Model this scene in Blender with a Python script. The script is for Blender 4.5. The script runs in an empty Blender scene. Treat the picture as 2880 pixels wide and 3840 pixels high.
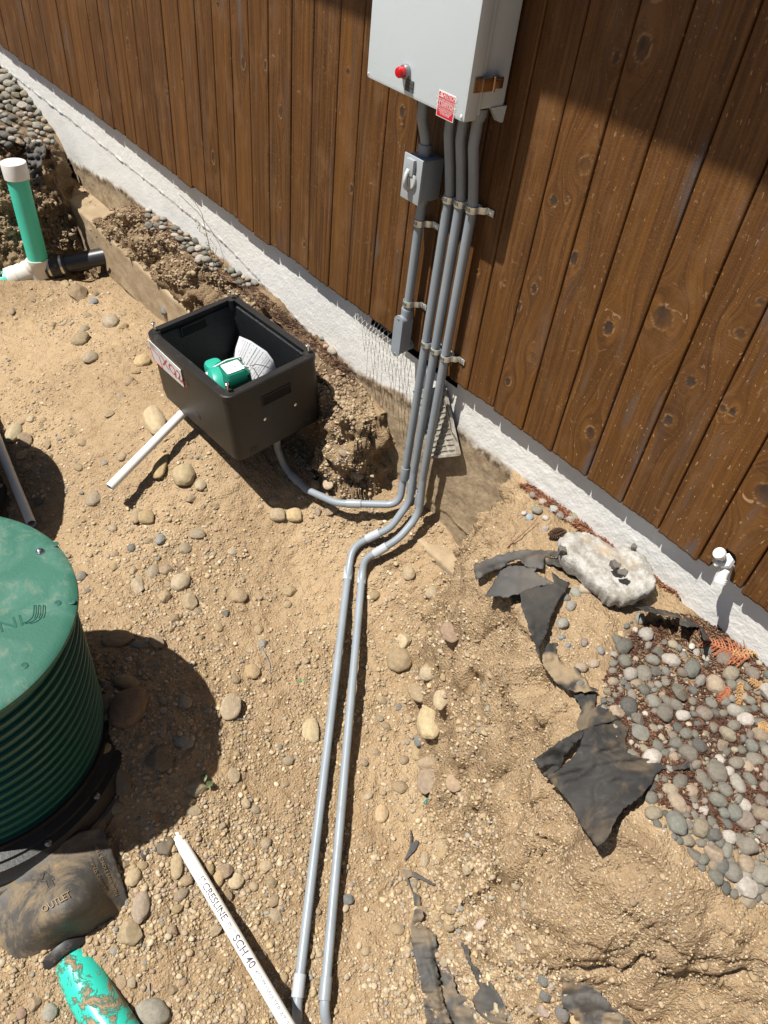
import bpy, bmesh, math, random
import numpy as np
from mathutils import Vector, Matrix, Euler, noise as mnoise
from mathutils.bvhtree import BVHTree
from mathutils.geometry import delaunay_2d_cdt
random.seed(7); rng = np.random.default_rng(7)
S = bpy.context.scene
COL = S.collection
# ------------------------------------------------------------------ camera
def Rz(t): c, s = math.cos(t), math.sin(t); return np.array([[c,-s,0],[s,c,0],[0,0,1.]])
def Rx(t): c, s = math.cos(t), math.sin(t); return np.array([[1.,0,0],[0,c,-s],[0,s,c]])
CAMR = Rz(.80415811) @ Rx(.80481377) @ Rz(.13007104)
CAMC = np.array([33.57995785, -12.45067512, 10.96116971]) * .13
FPX = 2871.387
cd = bpy.data.cameras.new('camera'); cam = bpy.data.objects.new('camera', cd); COL.objects.link(cam)
M = Matrix.Identity(4)
for i in range(3):
    for j in range(3): M[i][j] = CAMR[i, j]
    M[i][3] = CAMC[i]
cam.matrix_world = M
cd.sensor_fit = 'VERTICAL'; cd.sensor_height = 36; cd.sensor_width = 27; cd.lens = FPX / 3840 * 36
cd.clip_start = .02; cd.clip_end = 300
S.camera = cam; S.cycles.diffuse_bounces = 1; S.render.resolution_x = 768; S.render.resolution_y = 1024
# ------------------------------------------------------------------ sky and sun
SUN = np.array([.085, .165, -.381]); SUN /= np.linalg.norm(SUN)
w = bpy.data.worlds.new('World'); S.world = w; w.use_nodes = True
nt = w.node_tree; bg = nt.nodes['Background']
sk = nt.nodes.new('ShaderNodeTexSky'); sk.sky_type = 'NISHITA'; sk.sun_disc = False
sk.sun_elevation = math.asin(-SUN[2]); sk.sun_rotation = math.atan2(-SUN[0], -SUN[1])
sk.air_density = .75; sk.dust_density = 1.2; sk.ozone_density = .4
nt.links.new(sk.outputs[0], bg.inputs[0]); bg.inputs[1].default_value = .05
sl = bpy.data.lights.new('sun', 'SUN'); so = bpy.data.objects.new('sun', sl); COL.objects.link(so)
sl.energy = 5.0; sl.angle = math.radians(.53); sl.color = (1, .96, .90)
so.rotation_euler = Vector(SUN).to_track_quat('-Z', 'Y').to_euler()
S.view_settings.view_transform = 'Standard'; S.view_settings.look = 'None'; S.view_settings.gamma = 1
S.view_settings.exposure = .52
# ------------------------------------------------------------------ picture geometry
def ray(x, y):
    v = CAMR @ np.array([(x-1440)/FPX, -(y-1920)/FPX, -1.]); return v
def hit(x, y, ax, val):
    v = ray(x, y); return CAMC + v*((val-CAMC[ax])/v[ax])
def hz(x, y, z): return hit(x, y, 2, z)
def hy(x, y, yy): return hit(x, y, 1, yy)
# ------------------------------------------------------------------ noise
_T = np.random.default_rng(3).random((64, 64, 64))
def vn(x, y, z=0.):
    x, y, z = np.broadcast_arrays(np.asarray(x, float), np.asarray(y, float), np.asarray(z, float))
    xi, yi, zi = np.floor(x).astype(int), np.floor(y).astype(int), np.floor(z).astype(int)
    fx, fy, fz = x-xi, y-yi, z-zi
    fx, fy, fz = [f*f*f*(f*(f*6-15)+10) for f in (fx, fy, fz)]
    def g(a, b, c): return _T[(xi+a) & 63, (yi+b) & 63, (zi+c) & 63]
    r = 0
    for a in (0, 1):
        for b in (0, 1):
            for c in (0, 1):
                r = r + g(a, b, c)*(fx if a else 1-fx)*(fy if b else 1-fy)*(fz if c else 1-fz)
    return r*2-1
def fbm(x, y, z=0., o=4, g=.5):
    r = 0; a = 1
    for i in range(o):
        r = r + a*vn(np.asarray(x)*2**i+i*17.3, np.asarray(y)*2**i+i*5.1, np.asarray(z)*2**i+i*9.7); a *= g
    return r
def sst(a, b, x): t = np.clip((x-a)/(b-a), 0, 1); return t*t*(3-2*t)
# ------------------------------------------------------------------ object helpers
def tag(o, label=None, cat=None, group=None, kind=None):
    if label: o['label'] = label
    if cat: o['category'] = cat
    if group: o['group'] = group
    if kind: o['kind'] = kind
    return o
def empty(name, loc, label, cat, group=None):
    o = bpy.data.objects.new(name, None); COL.objects.link(o); o.location = loc; o.empty_display_size = .05
    return tag(o, label, cat, group)
def link(name, me, mat, parent=None, smooth=None):
    o = bpy.data.objects.new(name, me); COL.objects.link(o)
    if mat: me.materials.append(mat)
    if parent is not None:
        o.parent = parent
        off = Vector((0, 0, 0)); p = parent
        while p is not None: off += p.location; p = p.parent
        o.location = -off                       # meshes are written in world coordinates
        # parents at the identity rotation only
    if smooth is not None:
        for p in me.polygons: p.use_smooth = smooth
    return o
def mesh(name, V, F, smooth=False):
    me = bpy.data.meshes.new(name)
    V = np.asarray(V, dtype=np.float32)
    if isinstance(F, np.ndarray):
        n, k = F.shape
        me.vertices.add(len(V)); me.vertices.foreach_set('co', V.ravel())
        me.loops.add(n*k); me.loops.foreach_set('vertex_index', F.ravel().astype(np.int32))
        me.polygons.add(n); me.polygons.foreach_set('loop_start', np.arange(0, n*k, k, dtype=np.int32))
        me.polygons.foreach_set('loop_total', np.full(n, k, dtype=np.int32))
        me.update(calc_edges=True)
    else:
        me.from_pydata([tuple(map(float, v)) for v in V], [], F); me.update()
    if smooth: me.polygons.foreach_set('use_smooth', np.ones(len(me.polygons), dtype=bool))
    return me
class MB:
    "collects simple shapes into one mesh"
    def __init__(s): s.V = []; s.F = []
    def add(s, V, F):
        n = len(s.V); s.V += [tuple(map(float, v)) for v in V]; s.F += [[i+n for i in f] for f in F]; return s
    def box(s, lo, hi, fr=None, bev=0):
        lo = np.array(lo, float); hi = np.array(hi, float)
        bm = bmesh.new(); bmesh.ops.create_cube(bm, size=1)
        for v in bm.verts: v.co = Vector((lo+hi)/2 + np.array(v.co)*(hi-lo))
        if bev: bmesh.ops.bevel(bm, geom=bm.edges[:], offset=bev, segments=2, affect='EDGES', profile=.6)
        return s.bm(bm, fr)
    def bm(s, bm, fr=None):
        bm.verts.index_update()
        V = [np.array(v.co) for v in bm.verts]; F = [[v.index for v in f.verts] for f in bm.faces]; bm.free()
        if fr is not None: V = [fr[0] + fr[1] @ v for v in V]
        return s.add(V, F)
    def cyl(s, p, q, r, r2=None, n=20, cap=True):
        p = np.array(p, float); q = np.array(q, float); r2 = r if r2 is None else r2
        a = q-p; a /= np.linalg.norm(a); u = np.cross(a, [0, 0, 1.] if abs(a[2]) < .9 else [1., 0, 0]); u /= np.linalg.norm(u); v = np.cross(a, u)
        t = np.arange(n)/n*2*math.pi
        V = [p+r*(u*math.cos(k)+v*math.sin(k)) for k in t]+[q+r2*(u*math.cos(k)+v*math.sin(k)) for k in t]
        F = [[i, (i+1) % n, n+(i+1) % n, n+i] for i in range(n)]
        if cap: F += [list(range(n))[::-1], list(range(n, 2*n))]
        return s.add(V, F)
    def lathe(s, p, axis, prof, n=24, ends=True):
        "prof = [(distance along axis, radius)...]"
        p = np.array(p, float); a = np.array(axis, float); a /= np.linalg.norm(a)
        u = np.cross(a, [0, 0, 1.] if abs(a[2]) < .9 else [1., 0, 0]); u /= np.linalg.norm(u); v = np.cross(a, u)
        t = np.arange(n)/n*2*math.pi; V = []; F = []
        for d, r in prof: V += [p+a*d+r*(u*math.cos(k)+v*math.sin(k)) for k in t]
        for j in range(len(prof)-1):
            F += [[j*n+i, j*n+(i+1) % n, (j+1)*n+(i+1) % n, (j+1)*n+i] for i in range(n)]
        if ends: F += [list(range(n))[::-1], [(len(prof)-1)*n+i for i in range(n)]]
        return s.add(V, F)
    def tube(s, P, r, n=16, cap=True, closed=False):
        P = [np.array(p, float) for p in P]; m = len(P); V = []; F = []
        rr = r if hasattr(r, '__len__') else [r]*m
        T = []
        for i in range(m):
            a = P[min(i+1, m-1)]-P[max(i-1, 0)]; T.append(a/(np.linalg.norm(a)+1e-12))
        u = np.cross(T[0], [0, 0, 1.] if abs(T[0][2]) < .9 else [1., 0, 0]); u /= np.linalg.norm(u)
        for i in range(m):
            u = u-T[i]*np.dot(u, T[i]); u /= np.linalg.norm(u); v = np.cross(T[i], u)
            V += [P[i]+rr[i]*(u*math.cos(k)+v*math.sin(k)) for k in np.arange(n)/n*2*math.pi]
        for j in range(m-1): F += [[j*n+i, j*n+(i+1) % n, (j+1)*n+(i+1) % n, (j+1)*n+i] for i in range(n)]
        if cap: F += [list(range(n))[::-1], [(m-1)*n+i for i in range(n)]]
        return s.add(V, F)
    def build(s, name, mat, parent=None, smooth=False, auto=None):
        me = mesh(name, s.V, s.F)
        bm = bmesh.new(); bm.from_mesh(me); bmesh.ops.recalc_face_normals(bm, faces=bm.faces[:]); bm.to_mesh(me); bm.free()
        o = link(name, me, mat, parent)
        if smooth or auto:
            me.polygons.foreach_set('use_smooth', np.ones(len(me.polygons), dtype=bool))
            a = math.radians(auto or 35)
            bm = bmesh.new(); bm.from_mesh(me)
            for e in bm.edges:
                if len(e.link_faces) == 2 and e.calc_face_angle(0) > a: e.smooth = False
            bm.to_mesh(me); bm.free()
        return o
def fillet(P, R, n=8):
    P = [np.array(p, float) for p in P]; out = [P[0]]
    for i in range(1, len(P)-1):
        r = R[i] if hasattr(R, '__len__') else R
        a = P[i-1]-P[i]; b = P[i+1]-P[i]; la, lb = np.linalg.norm(a), np.linalg.norm(b); a /= la; b /= lb
        th = math.acos(max(-1, min(1, float(np.dot(a, b))))); t = min(r/math.tan(th/2), la*.48, lb*.48)
        A, B = P[i]+a*t, P[i]+b*t
        for k in range(n+1):
            q = k/n; out.append((1-q)**2*A+2*q*(1-q)*P[i]+q*q*B)
    out.append(P[-1]); return out
def text2d(s, size=1., depth=0., weight=0.):
    cu = bpy.data.curves.new('t', 'FONT'); cu.body = s; cu.size = size; cu.align_x = 'LEFT'; cu.resolution_u = 3; cu.extrude = depth; cu.offset = weight*size
    o = bpy.data.objects.new('t', cu); COL.objects.link(o); bpy.context.view_layer.update()
    me = bpy.data.meshes.new_from_object(o.evaluated_get(bpy.context.evaluated_depsgraph_get()))
    V = np.array([v.co[:] for v in me.vertices]); F = [list(p.vertices) for p in me.polygons]
    bpy.data.objects.remove(o); bpy.data.meshes.remove(me); bpy.data.curves.remove(cu); return V, F
# ------------------------------------------------------------------ materials
def mat(name, col=(.5, .5, .5), rough=.6, metal=0., spec=.5):
    m = bpy.data.materials.new(name); m.use_nodes = True; b = m.node_tree.nodes['Principled BSDF']
    b.inputs['Base Color'].default_value = (*col, 1); b.inputs['Roughness'].default_value = rough
    b.inputs['Metallic'].default_value = metal; b.inputs['Specular IOR Level'].default_value = spec
    return m
class N:
    def __init__(s, m): s.t = m.node_tree; s.b = s.t.nodes['Principled BSDF']; s.co = s.t.nodes.new('ShaderNodeTexCoord').outputs['Object']
    def node(s, k, **kw):
        n = s.t.nodes.new('ShaderNode'+k)
        for a, v in kw.items(): setattr(n, a, v)
        return n
    def put(s, sock, v):
        if hasattr(v, 'default_value') or hasattr(v, 'is_output'): s.t.links.new(v, sock)
        elif v is not None:
            if isinstance(v, (tuple, list)) and len(v) == 3 and sock.type == 'RGBA': v = (*v, 1)
            sock.default_value = v
    def noise(s, scale=5, det=4, rough=.55, vec=None, dist=0):
        n = s.node('TexNoise'); n.inputs['Scale'].default_value = scale; n.inputs['Detail'].default_value = det
        n.inputs['Roughness'].default_value = rough; n.inputs['Distortion'].default_value = dist
        s.put(n.inputs['Vector'], vec or s.co); return n.outputs['Fac']
    def vor(s, scale=5, vec=None, feat='F1', out='Distance'):
        n = s.node('TexVoronoi', feature=feat); n.inputs['Scale'].default_value = scale; s.put(n.inputs['Vector'], vec or s.co); return n.outputs[out]
    def ramp(s, v, a, b, c0=0., c1=1.):
        n = s.node('MapRange'); s.put(n.inputs[0], v)
        for i, k in enumerate((a, b, c0, c1)): n.inputs[i+1].default_value = k
        return n.outputs[0]
    def mix(s, f, a, b, mode='MIX'):
        n = s.node('Mix', data_type='RGBA', blend_type=mode); s.put(n.inputs[0], f); s.put(n.inputs[6], a); s.put(n.inputs[7], b); return n.outputs[2]
    def math(s, op, a, b=0., clamp=False):
        n = s.node('Math', operation=op, use_clamp=clamp); s.put(n.inputs[0], a); s.put(n.inputs[1], b); return n.outputs[0]
    def attr(s, name, out='Fac'): n = s.node('Attribute', attribute_name=name); return n.outputs[out]
    def scale(s, v, sc):
        n = s.node('Mapping'); s.put(n.inputs[0], v or s.co); n.inputs['Scale'].default_value = sc; return n.outputs[0]
    def col(s, v): s.put(s.b.inputs['Base Color'], v)
    def rough(s, v): s.put(s.b.inputs['Roughness'], v)
    def bump(s, h, dist=.002, st=1.):
        n = s.node('Bump'); n.inputs['Distance'].default_value = dist; n.inputs['Strength'].default_value = st; s.put(n.inputs['Height'], h)
        s.t.links.new(n.outputs[0], s.b.inputs['Normal'])
def worn(name, col, rough=.5, metal=0., dirt=(.30, .22, .13), amt=.0, var=.12, sc=9., bump=0., spec=.5):
    m = mat(name, col, rough, metal, spec); n = N(m)
    v = n.ramp(n.noise(sc, 5), .3, .7, 1-var, 1+var)
    c = n.mix(1., col, v, 'MULTIPLY')
    if amt > 0:
        f = n.ramp(n.noise(sc*1.7, 6, .65), .62-amt*.35, .78-amt*.2, 0, min(1., .35+amt))
        c = n.mix(f, c, dirt); n.rough(n.ramp(f, 0, 1, rough, .9))
    n.col(c)
    if bump: n.bump(n.noise(sc*12, 3), bump)
    return m
# soil
def soil_mat():
    m = mat('soil', rough=.95, spec=.2); n = N(m)
    big = n.noise(2.3, 5, .6); fine = n.noise(46, 6, .68); mid = n.noise(11, 4, .6)
    c = n.mix(n.ramp(big, .3, .7), (0.3221, 0.2192, 0.1195), (0.4080, 0.2930, 0.1743))
    c = n.mix(n.ramp(mid, .38, .66, 0, .55), c, (0.2883, 0.1925, 0.1041))
    c = n.mix(n.ramp(fine, .42, .72, 0, .6), c, (0.4809, 0.3615, 0.2258))
    c = n.mix(n.ramp(n.noise(160, 3, .6), .55, .75, 0, .45), c, (0.1893, 0.1230, 0.0691))
    c = n.mix(n.attr('dust'), c, n.mix(n.ramp(n.noise(25, 4), .35, .65), (0.4461, 0.3144, 0.1787), (0.5158, 0.3829, 0.2345)))
    c = n.mix(n.attr('lilac'), c, (0.4287, 0.3572, 0.3233))
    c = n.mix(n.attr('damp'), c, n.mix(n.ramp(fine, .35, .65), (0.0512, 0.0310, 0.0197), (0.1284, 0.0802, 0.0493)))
    c = n.mix(n.attr('mud'), c, n.mix(n.ramp(mid, .35, .65), (0.1893, 0.1283, 0.0734), (0.2665, 0.1871, 0.1085)))
    n.col(c)
    v = n.vor(120); v2 = n.vor(260)
    h = n.math('ADD', n.math('MULTIPLY', v, -.5), n.math('ADD', n.math('MULTIPLY', v2, -.25), n.math('MULTIPLY', n.noise(90, 5, .7), .9)))
    n.bump(h, .008, 1.); return m
SOIL = soil_mat()
def stone_mat(name, attr=None):
    m = mat(name, rough=.82, spec=.3); n = N(m)
    if attr: base = n.attr(attr, 'Color')
    else: base = n.node('ObjectInfo').outputs['Color']
    gen = n.node('TexCoord').outputs['Object'] if attr else n.node('TexCoord').outputs['Object']
    s = 1. if not attr else 60.
    a = n.noise(2.2*s if not attr else 70, 6, .65, gen)
    c = n.mix(1., base, n.ramp(a, .3, .7, .72, 1.25), 'MULTIPLY')
    if not attr:
        sp = n.noise(14, 3, .7, gen); c = n.mix(n.ramp(sp, .52, .70, 0, .5), c, (.46, .39, .28))
        sp2 = n.noise(9, 3, .7, gen); c = n.mix(n.ramp(sp2, .6, .75, 0, .4), c, (.11, .09, .07))
    n.col(c); n.bump(n.noise(16 if not attr else 300, 4, .6, gen), .02 if not attr else .001, .5); return m
STONE = stone_mat('stone'); GRAVEL = stone_mat('gravel', 'Col')
GREY = worn('grey_pvc', (.25, .285, .315), .40, var=.10, sc=9, amt=.05, dirt=(.16, .155, .15))
GREYD = worn('grey_pvc_dusty', (.25, .28, .30), .42, var=.08, sc=7, amt=.10, dirt=(.42, .37, .30))
GREYC = worn('grey_pvc_fitting', (.29, .31, .33), .34, var=.05)
GREYF = worn('grey_pvc_light_fitting', (.42, .45, .48), .36, var=.05)
WHITE = worn('white_pvc', (.78, .77, .73), .32, var=.05, sc=6, amt=.06, dirt=(.55, .45, .3))
ENCL = worn('pale_enclosure', (.62, .69, .72), .42, var=.02, sc=4, bump=.0003)
GALV = worn('galvanised', (.66, .71, .70), .38, metal=.75, var=.25, sc=60)
CHROME = mat('bright_screw', (.8, .79, .76), .18, 1.)
BLACKP = worn('black_moulded_plastic', (.014, .0135, .013), .46, var=.25, sc=10, amt=.07, dirt=(.10, .08, .06), bump=.0006)
BLACKI = worn('black_textured_inside', (.016, .017, .019), .34, var=.2, sc=30, bump=.004)
RUBBER = worn('black_rubber', (.02, .02, .02), .5, amt=.2, dirt=(.22, .16, .1), sc=20)
TEAL = worn('teal_sewer_pvc', (.07, .60, .44), .38, var=.06, amt=.03)
DARK = mat('dark_paper_and_void_shade', (.006, .005, .004), .9)  # near-black for sheathing paper and for shade painted into openings
RED = worn('sticker_red', (.62, .015, .035), .4, var=.03)
WHT = mat('white_print', (.85, .85, .83), .5)
INK = mat('dark_print', (.05, .05, .07), .5)
GREENL = None
def lid_mat():
    m = mat('green_lid', (.02, .19, .125), .45); n = N(m)
    d = n.noise(7, 7, .72, dist=.6); f = n.noise(26, 6, .7)
    c = n.mix(n.ramp(n.noise(3, 3), .3, .7), (.022, .110, .074), (.034, .140, .096))
    c = n.mix(n.ramp(d, .46, .72, 0, .5), c, (.12, .24, .19)); c = n.mix(n.ramp(n.math('MULTIPLY', d, f), .27, .42, 0, .5), c, (.25, .24, .16))
    n.col(c); n.rough(n.ramp(d, .3, .7, .5, .8)); n.bump(n.noise(150, 3), .0006); return m
GREENL = lid_mat()
GREENR = worn('green_ribbed_wall', (.005, .095, .062), .35, var=.12, sc=5, amt=.05, dirt=(.10, .2, .14))
def tank_mat():
    m = mat('dirty_tank_plastic', (.04, .04, .04), .4); n = N(m)
    d = n.noise(9, 8, .75, dist=.7); f = n.noise(55, 6, .8)
    c = n.mix(n.ramp(n.noise(12, 4), .3, .7), (.040, .038, .036), (.085, .078, .068))
    c = n.mix(n.ramp(d, .47, .66, 0, .8), c, (.30, .215, .115)); c = n.mix(n.ramp(f, .55, .75, 0, .5), c, (.20, .155, .10))
    n.col(c); n.rough(n.ramp(d, .4, .6, .36, .9)); n.bump(n.math('ADD', n.noise(14, 4), n.math('MULTIPLY', f, .3)), .004); return m
TANK = tank_mat()
def fabric_mat(name, k=1.):
    m = mat(name, (.03, .03, .03), .85, spec=.25); n = N(m)
    d = n.noise(9, 6, .7, dist=.5); f = n.noise(60, 5, .7)
    c = n.mix(n.ramp(n.noise(5, 4), .3, .7), (.030*k, .030*k, .030*k), (.066*k, .062*k, .056*k))
    c = n.mix(n.ramp(d, .52, .74, 0, .75), c, (.20, .145, .088)); c = n.mix(n.ramp(f, .6, .78, 0, .4), c, (.16, .14, .12))
    c = n.mix(n.attr('dust'), c, (.33, .245, .15))
    n.col(c); n.bump(n.math('ADD', n.noise(700, 2), n.noise(30, 4)), .0012); return m
FAB = fabric_mat('weed_fabric')
FABG = fabric_mat('dusty_weed_fabric', 1.9)
# ------------------------------------------------------------------ ground shape
def fa(*a): return np.array(a, float)
FC = [(200,1150,-.83),(0,1300,-.80),(500,1300,-.70),(620,1500,-.585),(760,1640,-.60),(895,1745,-.625),(1010,1770,-.70),(400,1750,-.75),(480,1890,-.775),(0,1900,-.85),(900,1950,-.84),(1100,2100,-.89),(1110,1850,-.755),(1300,1650,-.65),(1200,1500,-.64),(1150,1640,-.71),(700,1850,-.74),
      (1600,2010,-.70),(1420,1790,-.65),(1660,1950,-.63),(1330,2290,-.89),(1450,2350,-.92),(1000,2400,-.92),(650,2700,-.80),(350,2900,-.835),(420,2600,-.752),(400,2470,-.75),(445,2840,-.785),(800,3200,-.965),(760,3300,-.965),(1290,2830,-1.0),(1210,3740,-1.11),
      (1000,3500,-1.03),(600,3600,-1.0),(200,3840,-1.0),(1700,3000,-1.04),(1600,3800,-1.12),(1800,3500,-1.1),(1700,2400,-.93),(480,1130,-.80),(1462,1983,-.73),(1400,2009,-.77),(1322,2052,-.83),(1498,2018,-.73),(1427,2063,-.78),(1366,2098,-.83),(1328,1889,-.70),(1263,1887,-.72),(1147,1835,-.745),(1528,1875,-.66),(1571,1935,-.66),(1075,1752,-.74),(100,2350,-.82),(500,3150,-.87),(1600,2700,-1.0)]
_P = np.array([np.r_[hz(x, y, z)] for x, y, z in FC])
_P = np.vstack([_P, [[-1.5, -1.5, -.85], [.5, -2.5, -.88], [3, -3, -.95], [5, -3, -1.1], [5, -1.2, -1.15], [.5, -.2, -.84], [1.3, -.16, -.76], [-.1, -.4, -.82], [2.8, 0, -.62], [2.55, 0, -.63], [3.1, 0, -.6]]])
def rbf(P, z, s=.35):
    D = np.sqrt(((P[:, None]-P[None])**2).sum(-1)+s*s); n = len(P)
    A = np.zeros((n+3, n+3)); A[:n, :n] = D-np.eye(n)*.12; A[:n, n:] = np.c_[np.ones(n), P]; A[n:, :n] = A[:n, n:].T
    c = np.linalg.solve(A, np.r_[z, 0, 0, 0])
    def f(X, Y):
        r = c[n]+c[n+1]*X+c[n+2]*Y
        for i in range(n): r = r+c[i]*np.sqrt((X-P[i, 0])**2+(Y-P[i, 1])**2+s*s)
        return r
    return f
_floor = rbf(_P[:, :2], _P[:, 2])
EPX = [(1950,1830),(1900,1965),(1850,2080),(1960,2215),(2050,2400),(2100,2540),(2200,2640),(2185,2760),(2230,2900),(2310,3060),(2450,3210),(2650,3330),(2880,3420)]
EDGE = np.array([[3.17, .3]]+[list(hz(x, y, -.2)[:2]) for x, y in EPX]+[[4.9, -.45], [5.3, -1.0], [5.5, -1.8], [5.5, -14], [14, -14], [14, .3]])
def poly_sd(X, Y, Q):
    "distance to polygon outline, negative inside; and x of nearest outline point"
    d = np.full(X.shape, 1e9); nx = np.zeros(X.shape); ins = np.zeros(X.shape, bool); n = len(Q)
    for i in range(n):
        a, b = Q[i], Q[(i+1) % n]; e = b-a
        t = np.clip(((X-a[0])*e[0]+(Y-a[1])*e[1])/(e@e), 0, 1); px, py = a[0]+t*e[0], a[1]+t*e[1]
        q = (X-px)**2+(Y-py)**2; k = q < d; d = np.where(k, q, d); nx = np.where(k, px, nx)
        c = (a[1] > Y) != (b[1] > Y); ins ^= c & (X < (b[0]-a[0])*(Y-a[1])/(b[1]-a[1]+1e-12)+a[0])
    d = np.sqrt(d); return np.where(ins, -d, d), nx
LX = [-.35, .1, .35, .6, 1.3, 1.7, 2.1, 2.4, 2.6, 2.68]
LZ = [-.55, -.56, -.40, -.34, -.29, -.26, -.28, -.33, -.36, -.62]
LY = [-.12, -.12, -.03, -.05, -.05, -.05, -.06, -.10, -.11, -.06]
def base_h(X, Y, full=False):
    fl = np.clip(_floor(np.clip(X, -2, 5.2), np.clip(Y, -2.6, .1)), -1.2, -.5)
    wob = .03*vn(X*5, Y*5, 1.)
    sd, nx = poly_sd(X, Y, EDGE); sd = sd+wob*.5+.02*vn(X*14, Y*14, 3.)
    W = np.interp(nx, [3.2, 3.5, 3.9, 4.2, 4.5, 5], [.16, .20, .21, .27, .36, .4])
    t = np.clip(sd/W, 0, 1); prof = 1-(t**1.25*(1-.0*t)); prof = prof*prof*(3-2*prof)*.5+prof*.5
    top = -.19+.018*vn(X*3, Y*3, 9.)-.12*sst(4.25, 4.75, X)*sst(-.25, -.7, Y)
    R = fl+(top-fl)*prof
    # bank kept against the house wall
    zt = np.interp(X, LX, LZ)+.015*vn(X*6, 0*X, 4.); yo = np.interp(X, LX, LY)+.018*vn(X*9, 0*X, 7.)
    toe = np.interp(X, [1.45, 1.75, 2.1, 2.35, 2.5, 2.6, 2.68], [-.108, -.13, -.13, -.14, -.18, -.17, -.11])
    zb = np.interp(X, [1.45, 1.75, 2.4, 2.6], [-.56, -.72, -.70, -.66]); tl = np.clip((yo-Y)/(yo-toe), 0, 1); L = np.where(Y > yo, zt, zt+(zb-zt)*tl**1.3); L = np.where(Y < toe, -9, L)
    L = np.where((X < -.9) | (X > 2.68), -9, L)
    L2 = np.where((X > -.6) & (X < 2.5) & (Y > -.108) & (X < 2.3), -.565, -9)   # footing top fill
    # far end of the trench
    xe = -.30+.04*vn(Y*5, 0*Y, 2.)-.36*sst(-.14, .02, Y)
    te = np.clip((X-xe)/.34, 0, 1); tz = -.2-.13*sst(-1.3, -.55, X)*sst(-.45, .0, Y); E = tz+.012*vn(X*4, Y*4)+(fl-tz)*(te*te*(3-2*te)*.6+te*.4); E = np.where(te >= 1, -9, E)
    H = np.maximum(np.maximum(R, L), np.maximum(L2, E))
    # undermined hole beside the black pipe
    hole = np.exp(-(((X-.02)/.16)**2+((Y+.22)/.10)**2)); H = H-.16*hole*sst(-.3, -.1, Y+0*X+.0)*1.-.05*hole
    if full: return H, fl, sd, W, L, E, R
    return H
def grid_axis(segs):
    o = [segs[0][0]]
    for a, b, st in segs:
        n = max(1, int(round((b-a)/st))); o += list(np.linspace(a, b, n+1)[1:])
    return np.array(o)
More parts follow.
